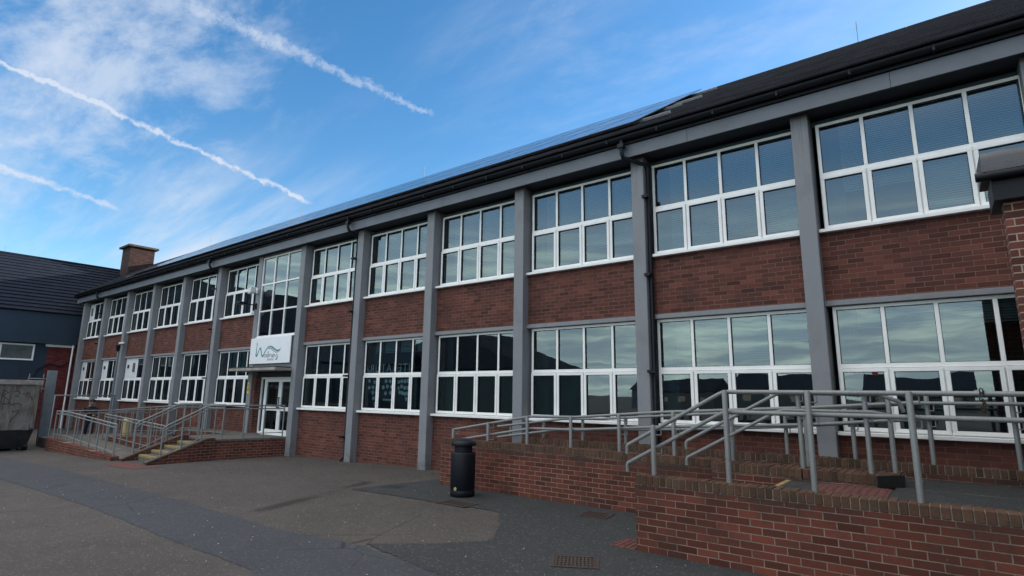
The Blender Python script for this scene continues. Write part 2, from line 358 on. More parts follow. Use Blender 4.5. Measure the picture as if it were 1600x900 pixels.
# ------------------------------------------------------------------ mesh helpers
class MB:
    def __init__(s): s.v = []; s.f = []; s.m = []; s.sm = []; s.cur = 0
    def add(s, verts, faces, smooth=False):
        o = len(s.v); s.v += [Vector(a) for a in verts]
        for f in faces: s.f.append([i+o for i in f]); s.m.append(s.cur); s.sm.append(smooth)
        return s
    def slot(s, i): s.cur = i; return s
    def box(s, x0, x1, y0, y1, z0, z1):
        return s.add([(x0,y0,z0),(x1,y0,z0),(x1,y1,z0),(x0,y1,z0),(x0,y0,z1),(x1,y0,z1),(x1,y1,z1),(x0,y1,z1)],
                     [(3,2,1,0),(4,5,6,7),(0,1,5,4),(1,2,6,5),(2,3,7,6),(3,0,4,7)])
    def hexa(s, p): return s.add(p, [(3,2,1,0),(4,5,6,7),(0,1,5,4),(1,2,6,5),(2,3,7,6),(3,0,4,7)])
    def prism(s, base, top):
        n = len(base)
        return s.add(list(base)+list(top), [tuple(range(n-1,-1,-1)), tuple(range(n,2*n))]+[(i,(i+1)%n,n+(i+1)%n,n+i) for i in range(n)])
    def tube(s, pts, r, n=10, cap=True, radii=None):
        pts = [Vector(p) for p in pts]; rings = []
        t0 = (pts[1]-pts[0]).normalized(); a = t0.orthogonal().normalized()
        for i, p in enumerate(pts):
            if i == 0: tg = t0
            elif i == len(pts)-1: tg = (pts[i]-pts[i-1]).normalized()
            else: tg = ((pts[i]-pts[i-1]).normalized()+(pts[i+1]-pts[i]).normalized()).normalized()
            a = (a-tg*a.dot(tg)).normalized(); b = tg.cross(a)
            k = 1.0
            if 0 < i < len(pts)-1:
                c = max(.5, tg.dot((pts[i]-pts[i-1]).normalized())); k = 1/c
            rr = radii[i] if radii else r
            rings.append([p+(a*math.cos(q)+b*math.sin(q))*rr*(1 if k == 1 else min(k,1.25)) for q in [2*math.pi*j/n for j in range(n)]])
        vs = [v for rg in rings for v in rg]; fs = []
        for i in range(len(rings)-1):
            for j in range(n): fs.append((i*n+j, i*n+(j+1)%n, (i+1)*n+(j+1)%n, (i+1)*n+j))
        s.add(vs, fs, True)
        if cap: s.add(rings[0], [tuple(range(n-1,-1,-1))]); s.add(rings[-1], [tuple(range(n))])
        return s
    def lathe(s, prof, c, n=28):
        vs = []; fs = []
        for r_, z_ in prof: vs += [(c[0]+r_*math.cos(2*math.pi*j/n), c[1]+r_*math.sin(2*math.pi*j/n), c[2]+z_) for j in range(n)]
        for i in range(len(prof)-1):
            for j in range(n): fs.append((i*n+j, i*n+(j+1)%n, (i+1)*n+(j+1)%n, (i+1)*n+j))
        fs2 = [tuple(range(n-1,-1,-1)), tuple(range((len(prof)-1)*n, len(prof)*n))]
        o = len(s.v); s.add(vs, fs, True)
        for f in fs2: s.f.append([i+o for i in f]); s.m.append(s.cur); s.sm.append(False)
        return s
    def build(s, name, mats, parent=None, bevel=0, seg=2, origin=None):
        me = bpy.data.meshes.new(name)
        org = Vector(origin) if origin is not None else Vector((0,0,0))
        if parent is not None and origin is None:
            q = parent
            while q is not None: org += q.location; q = q.parent
        me.from_pydata([v-org for v in s.v], [], s.f)
        for m in (mats if isinstance(mats, (list, tuple)) else [mats]): me.materials.append(m)
        for p, mi, sm in zip(me.polygons, s.m, s.sm): p.material_index = mi; p.use_smooth = sm
        me.update()
        o = bpy.data.objects.new(name, me); COL.objects.link(o)
        if parent is not None: o.parent = parent
        elif origin is not None: o.location = org
        if bevel:
            bm = o.modifiers.new('bevel', 'BEVEL'); bm.width = bevel; bm.segments = seg; bm.limit_method = 'ANGLE'; bm.angle_limit = R(40)
        return o
def tag(o, label=None, cat=None, group=None, kind=None):
    if label: o['label'] = label
    if cat: o['category'] = cat
    if group: o['group'] = group
    if kind: o['kind'] = kind
    return o
def thing(name, loc, label, cat, group=None):
    o = bpy.data.objects.new(name, None); COL.objects.link(o); o.location = loc; o.empty_display_size = .3
    return tag(o, label, cat, group)
def copy_tree(o, parent=None):
    c = o.copy(); COL.objects.link(c); c.parent = parent
    for ch in list(o.children): copy_tree(ch, c)
    return c
def lerp(a, b, k): return a+(b-a)*k

# ------------------------------------------------------------------ ground
def gz(x, y=0): return -0.02*min(max(-8.4-x, 0), 14)
g = MB(); xs = [-500, -22.4, -8.4, 500]
g.add([(x, y, gz(x)) for x in xs for y in (-500, 500)], [(2*i, 2*i+2, 2*i+3, 2*i+1) for i in range(3)])
tag(g.build('ground', M_TARMAC), kind='structure')
def sheet(name, poly, m, lift, jit=.022, step=.06):
    """flat paving sheet with a worn, slightly wandering edge"""
    pts = []
    n = len(poly)
    for i in range(n):
        a = Vector((*poly[i], 0)); b = Vector((*poly[(i+1) % n], 0)); k = max(1, int((b-a).length/step))
        for j in range(k):
            p = a.lerp(b, j/k); pts.append((p.x+random.uniform(-jit, jit), p.y+random.uniform(-jit, jit)))
    bm = bmesh.new(); f = bm.faces.new([bm.verts.new((x, y, 0)) for x, y in pts]); bm.normal_update()
    if f.normal.z < 0: f.normal_flip()
    bmesh.ops.bisect_plane(bm, geom=bm.verts[:]+bm.edges[:]+bm.faces[:], plane_co=(-8.4, 0, 0), plane_no=(1, 0, 0))
    bmesh.ops.triangulate(bm, faces=bm.faces[:])
    for v in bm.verts: v.co.z = gz(v.co.x)+lift
    me = bpy.data.meshes.new(name); bm.to_mesh(me); bm.free(); me.materials.append(m)
    o = bpy.data.objects.new(name, me); COL.objects.link(o); return tag(o, kind='structure')
sheet('tarmac_path', [(-24, -5.3), (-20, -5.05), (-17.2, -5.0), (-15.5, -4.95), (-11.5, -5.1), (-8.4, -5.15), (-5.6, -5.2), (-4.07, -5.0), (-2.6, -5.1), (-1.2, -5.5),
      (-.6, -7.5), (-.4, -9.2), (-2.9, -9.0), (-2.6, -6.9), (-4.05, -6.25), (-6.3, -6.28), (-9.6, -6.22), (-13.3, -6.25), (-17, -6.35), (-24, -6.9)], M_TARPATCH, .004)
sheet('dark_tarmac_apron', [(-6.9, -.6), (-7.26, -2.7), (-6.2, -2.62), (-5.07, -2.57), (-4.1, -2.47), (-3.94, -2.5), (-3.45, -3.1), (-3.0, -3.78), (-3.0, -3.9), (-3.4, -4.4), (-4.0, -4.92), (-2.4, -5.2), (-1.0, -5.6), (2.5, -5.4), (3.0, -3.0), (-1.38, -3.0), (-1.38, -1.15), (-6.5, -1.12)], M_TARDARK, .008)

# ------------------------------------------------------------------ main building
S = 2.8
PX = {-2: 3*S, -1: 2*S, 0: S, 1: 0, 2: -1.0077*S, 3: -2.0116*S, 4: -3*S, 5: -3.9962*S, 6: -5.0082*S, 7: -5.9106*S, 8: -6.9484*S, 9: -8.0009*S,
      10: -9.0668*S, 11: -10.1216*S, 12: -11.2059*S, 13: -12.2876*S}
PW = .251
B = thing('school_building', (0, 0, 0), 'long two storey red brick school with grey piers, white windows and dark tiled roof', 'building')
XL, XR = -34.85, 9.0
for n, x in PX.items():
    zb = gz(x)-.15
    wdt = PW
    MB().box(x, x+wdt, 0, .42, zb, 6.235).build('pier', M_GREY, B, bevel=.012)
# bays: brick panels, lintels
for n in range(13, -2, -1):
    x0 = PX[n]+PW-.03; x1 = PX[n-1]+.03
    if n == 7:
        continue
    MB().box(x0, x1, .2, .33, 3.205, 4.266).build('upper_brick_panel', M_BRICK, B)
    MB().box(x0, x1, .205, .335, gz(x0)-.4, 1.216).build('lower_brick_panel', M_BRICK, B)
    MB().box(PX[n]+PW-.02, PX[n-1]+.02, .15, .34, 3.122, 3.204).build('lintel', M_GREY, B, bevel=.006)

def ring(mb, x0, x1, z0, z1, w_, y0, y1):
    mb.box(x0, x1, y0, y1, z0, z0+w_); mb.box(x0, x1, y0, y1, z1-w_, z1)
    mb.box(x0, x0+w_, y0, y1, z0+w_, z1-w_); mb.box(x1-w_, x1, y0, y1, z0+w_, z1-w_)
XC = [.32, .956, 1.583, 2.21, 2.84]
def window_meshes(zt, zm, zb, ncol=4):
    fr = MB(); gl = MB(); gk = MB()
    ring(fr, .32, 2.84, zb, zt, .05, .235, .305)
    fr.box(.37, 2.79, .237, .303, zm-.012, zm+.05)
    for k in (1, 2, 3): fr.box(XC[k]-.026, XC[k]+.026, .2355, .304, zm+.05, zt-.05)
    for k in (1, 2, 3): fr.box(XC[k]-.022, XC[k]+.022, .245, .303, zb+.05, zm-.012)
    for k in range(4):
        a = XC[k]+(.012 if k == 0 else .008); b = XC[k+1]-(.012 if k == 3 else .008)
        ring(fr, a, b, zb+.014, zm-.018, .052, .205, .262)          # opening casement
        ga, gb = a+.052, b-.052
        ring(gk, ga-.001, gb+.001, zb+.065, zm-.069, .007, .214, .25)
        ta, tb = XC[k]+(.05 if k == 0 else .026), XC[k+1]-(.05 if k == 3 else .026)
        ring(gk, ta-.001, tb+.001, zm+.049, zt-.049, .007, .243, .275)
        for (p, q, r_, s_, y) in ((ga, gb, zb+.067, zm-.071, .245), (ta, tb, zm+.05, zt-.05, .27)):
            j = [random.uniform(-.0016, .0016) for _ in range(3)]
            gl.add([(p, y+j[0], r_), (q, y+j[1], r_), (q, y+j[2]+j[1], s_), (p, y+j[2]+j[0], s_)], [(0, 1, 2, 3)])
    return fr, gl, gk
def shared(mb, name, m):
    me = bpy.data.meshes.new(name); me.from_pydata(mb.v, [], mb.f)
    for p, sm in zip(me.polygons, mb.sm): p.use_smooth = sm
    me.materials.append(m); me.update(); return me
def link(name, me, parent, loc=(0, 0, 0), bevel=0):
    o = bpy.data.objects.new(name, me); COL.objects.link(o); o.parent = parent; o.location = loc
    if bevel:
        b = o.modifiers.new('bevel', 'BEVEL'); b.width = bevel; b.segments = 1; b.limit_method = 'ANGLE'
    return o
WM = {}
for key, (zt, zm, zb) in dict(up=(6.10, 5.22, 4.325), lo=(3.115, 2.20, 1.275)).items():
    for var in range(3):
        fr, gl, gk = window_meshes(zt, zm, zb)
        WM[key, var] = (shared(fr, key+'_frame', M_UPVC), shared(gl, key+'_glass', M_GLASS), shared(gk, key+'_gasket', M_DARK))
    sm_ = MB().box(.255, 2.795, .10, .25, zb-.055, zb-.002)
    WM[key, 'sill'] = shared(sm_, key+'_sill', M_UPVC)
def blind_mesh(ztop, zbots):
    mb = MB()
    for k in range(4):
        a, b = XC[k]+(.30 if k == 0 else .03), XC[k+1]-.03
        z = ztop
        mb.box(a, b, .37, .40, ztop-.03, ztop)
        while z > zbots[k]:
            z -= .036
            mb.add([(a, .362, z-.014), (b, .362, z-.014), (b, .382, z+.018), (a, .382, z+.018)], [(0, 1, 2, 3)])
        mb.box(a, b, .365, .39, z-.05, z-.03)
    return mb
BL = [shared(blind_mesh(6.06, q), 'blind_slats', M_BLIND) for q in ([5.0, 5.0, 4.4, 4.4], [4.4]*4, [4.42, 4.4, 4.62, 4.5], [4.75]*4)]
BLL = [shared(blind_mesh(3.08, q), 'blind_low_slats', M_BLIND) for q in ([2.5, 2.6, 2.4, 2.7], [2.85]*4)]
def pleats(x0, x1, z0, z1, y, amp=.025, wl=.09):
    mb = MB(); n = int((x1-x0)/wl*4); vs = []
    for i in range(n+1):
        x = lerp(x0, x1, i/n); yy = y+amp*math.sin(2*math.pi*(x-x0)/wl)
        vs += [(x, yy, z0), (x, yy, z1)]
    mb.add(vs, [(2*i, 2*i+2, 2*i+3, 2*i+1) for i in range(n)], True); return mb
CUR_UP = shared(pleats(.36, 2.75, 4.25, 6.1, .55), 'curtain_cloth', M_CURTAIN)
CUR_SIDE = shared(pleats(.36, .62, 4.25, 6.1, .5), 'curtain_side', M_CURTAIN)
CUR_LOS = shared(pleats(.36, .60, 1.2, 3.1, .5), 'curtain_low_side', M_CURTAIN)
def infill(win, panes, z0, z1, vents):
    mb = MB(); mb.box(XC[panes[0]]+.04, XC[panes[-1]+1]-.02, .225, .268, z0, z1)
    for k in panes[1:]: mb.box(XC[k]-.02, XC[k]+.02, .215, .23, z0, z1)
    for k in range(panes[0], panes[-1]+1):
        mb.box((XC[k]+XC[k+1])/2-.006, (XC[k]+XC[k+1])/2+.006, .217, .229, z0, z1)
    o = mb.build('infill_panel', M_UPVC_GREY, win, origin=(0, 0, 0)); o['label'] = 'white board panel blanking a pane, with a vent in it'
    for (x, z, r_, sq) in vents:
        v = MB()
        if sq: v.box(x-.11, x+.11, .205, .228, z-.2, z+.2)
        else: v.tube([(x, .20, z), (x, .228, z)], r_, 18)
        v.build('vent', M_CONC if sq else M_DARK, win, origin=(0, 0, 0))
for n in range(13, -1, -1):
    if n == 7: continue
    bay = PX[n-1]-PX[n]
    for key, zz_ in (('up', 0), ('lo', 0)):
        win = bpy.data.objects.new('window', None); COL.objects.link(win); win.parent = B; win.location = (PX[n], 0, 0); win.scale = (bay/S, 1, 1); win.empty_display_size = .2
        var = random.randrange(3)
        fr, gl, gk = WM[key, var]
        link('frame', fr, win, bevel=.004); link('glass', gl, win); link('gasket', gk, win); link('sill', WM[key, 'sill'], win, bevel=.006)
        if key == 'up':
            if n <= 6: link('blind', BL[{0: 1, 1: 0, 2: 2, 3: 3, 4: 1, 5: 3, 6: 1}.get(n, 1)], win); link('curtain', CUR_SIDE, win)
            elif n == 8: link('curtain', CUR_SIDE, win); link('blind', BL[1], win)
            else: link('curtain', CUR_UP, win)
            if n == 13: infill(win, [0], 5.26, 6.06, [(.65, 5.7, .1, True)])
        else:
            if n in (1, 2, 5, 8): link('blind', BLL[n % 2], win)
            if n < 7: link('curtain', CUR_LOS, win)
            if n == 13: infill(win, [0], 2.24, 3.08, [(.66, 2.75, .085, False)])
            if n == 12: infill(win, [0], 2.24, 3.08, [(.66, 2.75, .085, False)])
            if n == 11: infill(win, [0, 1], 2.24, 3.08, [(.66, 2.75, .085, False), (1.27, 2.7, .1, True)])
        if n == 5 and key == 'lo':      # mirrored letters and paper shapes stuck inside the glass
            cu = bpy.data.curves.new('window_lettering', 'FONT'); cu.body = 'LITERATURA'; cu.size = .30; cu.extrude = .002; cu.space_character = 1.22; cu.align_x = 'CENTER'
            cu.materials.append(M_PAPER)
            text_mesh('window_lettering', cu, win, (R(90), 0, R(180)), (1.25, .31, 2.275))
            pm = MB()
            for k, rows in ((0, ((.18, .40, .58), (.18, .34, .50), (.34, .5), (.38, .52), (.46,))), (1, ((.22, .38, .52), (.12, .28, .44), (.22, .40, .54))), (2, ((.08, .2, .32, .44, .54), (.08, .2, .32, .44, .54), (.14, .24, .34, .44, .54), (.40, .52)))):
                for ri, row in enumerate(rows):
                    for xo in row:
                        x = XC[k]+xo-.0; z = 2.03-ri*.145+random.uniform(-.02, .02)
                        pm.tube([(x, .300, z), (x, .304, z)], .052, 12)
            pm.box(XC[1]+.12, XC[1]+.52, .300, .304, 1.54, 1.585)
            pm.build('paper_shapes', M_PAPER, win, origin=(0, 0, 0))

# entrance bay between piers 7 and 6
ex0, ex1 = PX[7]+PW, PX[6]
win = bpy.data.objects.new('entrance_window', None); COL.objects.link(win); win.parent = B
fr = MB(); gl = MB(); gk = MB()
a, b, z0, z1 = ex0-.01, ex1+.01, 3.46, 6.15
ring(fr, a, b, z0, z1, .05, .03, .10)
cols = [lerp(a, b, i/3) for i in range(4)]; rows = [z0, z0+.86, z0+1.76, z1]
for c in cols[1:3]: fr.box(c-.025, c+.025, .032, .098, z0+.05, z1-.05)
for i, r_ in enumerate(rows[1:3]):
    for k in range(3): fr.box(cols[k]+(.05 if k == 0 else .025), cols[k+1]-(.05 if k == 2 else .025), .034, .096, r_-.025, r_+.025)
for k in range(3):
    for i in range(3):
        p, q, s0, s1 = cols[k]+.02, cols[k+1]-.02, rows[i]+.02, rows[i+1]-.02
        j = [random.uniform(-.0015, .0015) for _ in range(3)]
        gl.add([(p, .065+j[0], s0), (q, .065+j[1], s0), (q, .065+j[1]+j[2], s1), (p, .065+j[0]+j[2], s1)], [(0, 1, 2, 3)])
fr.build('frame', M_UPVC, win, bevel=.004); gl.build('glass', M_GLASS, win)
MB().box(a, b, -.01, .12, 3.425, 3.458).build('sill', M_UPVC, win, bevel=.005)
MB().box(ex0-.02, ex1+.02, .045, .35, 2.44, 3.42).build('entrance_panel', M_GREY, B)
MB().box(ex0-.02, ex1+.02, .046, .36, 6.152, 6.236).build('entrance_head', M_GREY, B)
MB().box(ex0-.03, ex0+.16, .05, .45, .3, 2.18).build('reveal', M_BRICK, B)
MB().box(ex0-.02, ex1+.02, .20, .36, 2.185, 2.439).build('door_head', M_SOFFIT, B)
# double door
D = bpy.data.objects.new('entrance_door', None); COL.objects.link(D); D.parent = B
dx0, dx1, dz0, dz1 = ex0+.16, ex1+.01, .425, 2.184
fr = MB(); ring(fr, dx0, dx1, dz0, dz1, .06, .25, .34)
sl_ = dx0+.27
fr.box(sl_-.04, sl_+.04, .251, .339, dz0+.06, dz1-.06)
fr.build('frame', M_UPVC, D, bevel=.005)
mid = (sl_+.04+dx1-.06)/2
for (p, q) in ((sl_+.045, mid-.003), (mid+.003, dx1-.065)):
    lf = MB(); ring(lf, p, q, dz0+.065, dz1-.065, .085, .235, .29); lf.box(p+.085, q-.085, .236, .289, dz0+.72, dz0+.84)
    leaf = lf.build('leaf', M_UPVC, D, bevel=.004)
    g1 = MB()
    for s0, s1 in ((dz0+.15, dz0+.72), (dz0+.84, dz1-.15)): g1.box(p+.085, q-.085, .258, .268, s0, s1)
    g1.build('glass', M_GLASS, leaf)
    hx = q-.04 if p < mid-.1 else p+.04
    MB().tube([(hx, .235, dz0+.82), (hx, .19, dz0+.82), (hx, .19, dz0+1.12), (hx, .235, dz0+1.12)], .013, 8).build('handle', M_BLACK, leaf)
MB().box(dx0+.06, sl_-.04, .28, .29, dz0+.06, dz1-.06).build('sidelight_glass', M_GLASS, D)
MB().box(dx0, dx1, .12, .36, dz0-.03, dz0-.004).build('threshold', M_UPVC, D)
# canopy
cn = MB(); cn.box(-16.75, -13.99, -.55, .04, 2.355, 2.435); CN = cn.build('canopy', M_CONC_PALE, B, bevel=.01)
MB().box(-16.7, -14.03, -.50, -.003, 2.438, 2.475).build('felt', M_MOSS, CN)

# interior shell
MB().box(XL+.3, XR-.3, 4.4, 4.5, -.2, 6.1).build('interior_wall', M_ROOM, B)
MB().box(XL+.3, XR-.3, .36, 4.39, 3.18, 3.55).build('floor_slab', M_ROOM, B)
MB().box(XL+.3, XR-.3, .36, 4.39, -.3, .12).build('ground_floor', M_ROOM, B)
MB().box(XL+.2, XR-.2, .32, 4.6, 6.11, 6.2).build('ceiling', M_ROOM, B)
for n in (12, 10, 8, 7, 6, 4, 2, 0):
    x = PX[n]+.08
    MB().box(x, x+.1, .43, 4.39, .13, 3.17).build('partition', M_ROOM, B)
    MB().box(x, x+.1, .43, 4.39, 3.56, 6.10).build('partition', M_ROOM, B)
MB().box(XL, XL+.25, .1, 10.2, -.5, 6.2).build('end_wall', M_BRICK, B)
MB().box(XR, XR+.25, .1, 10.2, -.5, 6.2).build('end_wall', M_BRICK, B)
MB().box(XL+.26, XR-.01, 9.9, 10.2, -.5, 6.2).build('rear_wall', M_BRICK, B)
# fascia in boards, soffit, gutter
x = XL; k = 0
while x < XR:
    x2 = min(x+3.02, XR)
    MB().box(x+.003, x2-.003, -.2, -.175, 6.20, 6.445).build('fascia_board', M_FASCIA, B)
    x = x2
MB().box(XL, XR, -.174, .45, 6.237, 6.28).build('soffit', M_SOFFIT, B)
MB().box(XL, XR, -.245, -.21, 6.452, 6.63).build('eaves_board', M_BLACK, B)
gt = MB(); n = 10; prof = [(-.315+.068*math.cos(math.pi+math.pi*i/n), 6.575+.075*math.sin(math.pi+math.pi*i/n)) for i in range(n+1)]
inn = [(-.315+.060*math.cos(math.pi+math.pi*i/n), 6.575+.067*math.sin(math.pi+math.pi*i/n)) for i in range(n, -1, -1)]
pr = prof+inn
gt.prism([(XL-.03, y, z) for y, z in pr], [(XR, y, z) for y, z in pr]); gt.build('gutter', M_BLACK, B)
x = XL+.4
while x < XR: MB().box(x, x+.03, -.39, -.246, 6.49, 6.58).build('gutter_bracket', M_BLACK, B); x += 1.01
# roof: stepped tile courses
ye, ze, yr, zr = -.34, 6.60, 5.0, 9.98
sl_len = math.hypot(yr-ye, zr-ze); cy, cz = (yr-ye)/sl_len, (zr-ze)/sl_len; ny, nz = -cz, cy
NR = 24
rf = MB()
def rp(s, h, x): return (x, ye+cy*s+ny*h, ze+cz*s+nz*h)
def lx(s): return lerp(-34.9, -41.5, s/sl_len)
for i in range(NR):
    s0, s1 = sl_len*i/NR, sl_len*(i+1)/NR
    l0, l1 = lx(s0), lx(s1)
    sq = s0-.085
    rf.add([rp(s0, -.02, l0), rp(s0, -.02, XR+.3), rp(s0, .042, XR+.3), rp(s0, .042, l0), rp(sq, .042, XR+.3), rp(sq, .042, l0), rp(sq, .070, XR+.3), rp(sq, .070, l0), rp(sq+.012, .076, XR+.3), rp(sq+.012, .076, l0), rp(s1, .008, XR+.3), rp(s1, .008, l1)],
           [(0, 1, 2, 3), (3, 2, 4, 5), (5, 4, 6, 7), (7, 6, 8, 9), (9, 8, 10, 11)])
rf.add([(-41.5, yr, zr), (XR+.3, yr, zr), (XR+.3, 10.6, 6.45), (-41.5, 10.6, 6.45)], [(3, 2, 1, 0)][::-1])
RF = rf.build('roof', M_ROOF, B)
rt = MB(); x = -41.5
while x < XR:
    rt.tube([(x, yr, zr-.03), (x+.44, yr, zr-.03)], .10, 10); x += .45
rt.build('ridge_tiles', M_ROOF, RF)
MB().add([(XR+.2, .1, 6.2), (XR+.2, 10.2, 6.2), (XR+.2, yr, zr-.1)], [(0, 1, 2)]).build('gable', M_BRICK, B)
for xr_ in (.75, -14.0, -22.5, -32.0):
    MB().tube([(xr_, yr, zr), (xr_, yr, zr+.62)], .008, 6).build('lightning_rod', M_GALV, B)
# chimney on the far junction
CH = MB().box(-40.6, -39.2, 3.25, 4.65, 8.0, 10.78).build('chimney', M_BRICK_CH, B)
MB().box(-40.78, -39.02, 3.07, 4.83, 10.782, 10.92).build('chimney_cap', M_MOSS, CH, bevel=.02)
# downpipes
def pipe(pts, r_=.038, m=M_BLACK, clips=()):
    mb = MB().tube(pts, r_, 10)
    for z in clips: mb.box(pts[-1][0]-.055, pts[-1][0]+.055, pts[-1][1]-.05, pts[-1][1]+.06, z, z+.05)
    return mb.build('downpipe', m, B)
for n, side in ((2, 1), (5, -1), (8, -1), (12, -1)):
    xp = PX[n]+(PW+.05 if side > 0 else -.045); yp = .10 if side > 0 else .035
    gx = PX[n]-.03 if side > 0 else xp-.02
    pipe([(gx, -.315, 6.52), (gx, -.315, 6.27), (gx+.01, -.27, 6.18), (xp, yp-.03, 6.06), (xp, yp, 5.98), (xp, yp, gz(xp)+.12), (xp-.02, yp-.10, gz(xp)+.03)], clips=(5.4, 3.9, 2.15, .55))
    MB().box(gx-.06, gx+.06, -.37, -.26, 6.36, 6.44).build('pipe_collar', M_BLACK, B)
xq = PX[11]-.05
pipe([(xq, -.02, 3.5), (xq, -.02, gz(xq))], .045, M_POSTBLUE, (2.6, 1.5))
MB().prism([(xq-.07, -.09, 3.45), (xq+.07, -.09, 3.45), (xq+.07, .05, 3.45), (xq-.07, .05, 3.45)], [(xq-.13, -.13, 3.72), (xq+.13, -.13, 3.72), (xq+.13, .06, 3.72), (xq-.13, .06, 3.72)]).build('rainwater_hopper', M_BLACK, B)
MB().box(xq+.02, xq+.55, -.06, -.003, 3.78, 3.85).build('overflow_pipe', M_UPVC, B)
pipe([(-34.95, -.05, 4.15), (-34.95, -.05, gz(-35))], .04, M_UPVC, ())

# ------------------------------------------------------------------ things fixed on the entrance
SG = thing('sign_board', (-15.3, -.06, 3.0), 'white school name board with teal wave lettering above the entrance canopy', 'sign')
sx0, sx1, sz0, sz1 = -16.50, -14.12, 2.60, 3.43
MB().box(sx0, sx1, -.035, -.004, sz0, sz1).build('board', M_WHITE, SG, bevel=.006)
def sp(x, y):
    """photo sign coordinates (enlarged crop) to the board's plane"""
    v = (y-262)/358; u = (x-(160-30*v))/530; v = (y-(262-47*u))/358+.02*u
    return Vector((lerp(sx0, sx1, u), -.0375, lerp(sz1, sz0, v)))
def stroke(pts, ws, sub=6):
    """smooth flat brush stroke, a few millimetres thick"""
    P = [sp(*p) for p in pts]; C_ = []; W_ = []
    for i in range(len(P)-1):
        p0 = P[max(i-1, 0)]; p1 = P[i]; p2 = P[i+1]; p3 = P[min(i+2, len(P)-1)]
        for j in range(sub):
            q = j/sub
            C_.append(.5*((2*p1)+(p2-p0)*q+(2*p0-5*p1+4*p2-p3)*q*q+(3*p1-p0-3*p2+p3)*q**3)); W_.append(lerp(ws[i], ws[i+1], q))
    C_.append(P[-1]); W_.append(ws[-1])
    mb = MB(); L_ = []; Rr = []
    for i, c in enumerate(C_):
        tg = (C_[min(i+1, len(C_)-1)]-C_[max(i-1, 0)]).normalized(); nn = Vector((-tg.z, 0, tg.x))
        L_.append(c+nn*W_[i]); Rr.append(c-nn*W_[i])
    for i in range(len(C_)-1):
        q = [L_[i], Rr[i], Rr[i+1], L_[i+1]]
        mb.prism(q, [v+Vector((0, -.003, 0)) for v in q])
    return mb
U = .0045
def strokes(name, m, lst):
    mb = MB()
    for pts, ws in lst:
        s_ = stroke(pts, [w_*U for w_ in ws]); o = len(mb.v); mb.v += s_.v; mb.f += [[i+o for i in f] for f in s_.f]; mb.m += s_.m; mb.sm += s_.sm
    return mb.build(name, m, SG)
strokes('letter_w', M_TEAL, [([(247, 306), (243, 370), (234, 450), (232, 500), (248, 486), (272, 420), (292, 386), (301, 420), (312, 490), (326, 498), (352, 440), (385, 388), (405, 368)], [.5, 2, 4.5, 5.5, 4.5, 3.5, 3.5, 5, 5.5, 4.5, 3.5, 3, 2.5]),
                            ([(238, 330), (252, 345)], [.8, .8]), ([(240, 350), (256, 332)], [.8, .8])])
strokes('wave_green', M_GREEN, [([(395, 372), (425, 356), (455, 366), (490, 394), (525, 408), (568, 378)], [1, 3, 3.4, 3.4, 3, .6])])
strokes('wave_dark', M_INK, [([(398, 380), (425, 369), (455, 380), (488, 407), (520, 417), (556, 400)], [.6, 1.8, 2.2, 2.2, 1.8, .5])])
strokes('wave_blue', M_BLUE, [([(392, 396), (420, 388), (448, 400), (480, 428), (515, 436), (552, 412)], [.6, 2.4, 2.8, 2.8, 2.4, .5])])
for nm_, lst_ in (
    ('letter_a', [([(377, 474), (358, 470), (343, 490), (346, 510), (362, 504), (377, 474), (376, 500), (386, 508)], [1.3]*8)]),
    ('letter_l', [([(386, 508), (402, 470), (405, 434), (396, 440), (392, 480), (396, 506), (408, 500)], [1.3]*7)]),
    ('letter_n', [([(410, 468), (412, 506), (413, 488), (428, 468), (438, 470), (440, 504), (448, 502)], [1.3]*7)]),
    ('letter_e', [([(452, 490), (472, 480), (474, 466), (462, 464), (452, 482), (458, 504), (476, 498)], [1.3]*7)]),
    ('letter_y', [([(484, 462), (486, 488), (498, 492), (514, 458), (516, 505), (508, 536), (496, 536), (500, 522), (528, 498)], [1.3]*9)])):
    strokes(nm_, M_INK, lst_)
cu = bpy.data.curves.new('lettering_school', 'FONT'); cu.body = 'SCHOOL'; cu.size = .085; cu.extrude = .0015; cu.space_character = 1.15; cu.materials.append(M_GREYINK)
text_mesh('lettering_school', cu, SG, (R(90), 0, 0), sp(384, 553)-SG.location+Vector((0, -.001, 0)))

CM = thing('security_camera', (-16.45, 0, 5.0), 'white security camera fixed high on the pier left of the tall entrance window', 'camera')
MB().box(-16.50, -16.40, -.05, -.002, 4.95, 5.12).build('base', M_UPVC, CM, bevel=.01)
MB().tube([(-16.45, -.05, 5.05), (-16.42, -.18, 5.0)], .025, 8).build('arm', M_UPVC, CM)
MB().prism([(-16.50, -.16, 4.90), (-16.30, -.16, 4.94), (-16.30, -.32, 4.94), (-16.50, -.32, 4.90)], [(-16.5, -.14, 5.06), (-16.26, -.14, 5.12), (-16.26, -.34, 5.12), (-16.5, -.34, 5.06)]).build('housing', M_UPVC, CM, bevel=.02)
FL = thing('floodlight', (-16.45, 0, 4.55), 'black floodlight on a bracket below the white camera', 'light')
MB().box(-16.49, -16.41, -.06, -.002, 4.42, 4.62).build('wall_bracket', M_BLACK, FL, bevel=.01)
MB().tube([(-16.45, -.06, 4.55), (-16.5, -.35, 4.56)], .02, 8).build('arm', M_BLACK, FL)
MB().box(-16.68, -16.34, -.62, -.34, 4.53, 4.60).build('lamp_head', M_BLACK, FL, bevel=.012)
MB().lathe([(.035, 0), (.05, .02), (.05, .09), (.02, .12)], (-16.45, -.10, 4.24), 16).build('sensor', M_UPVC, FL)
YS = thing('notice_sticker', (-16.45, -.004, 1.9), 'small yellow upright notice on the grey pier beside the entrance door', 'sign')
MB().box(-16.50, -16.39, -.008, -.003, 1.66, 2.02).build('plate', M_STICK, YS)
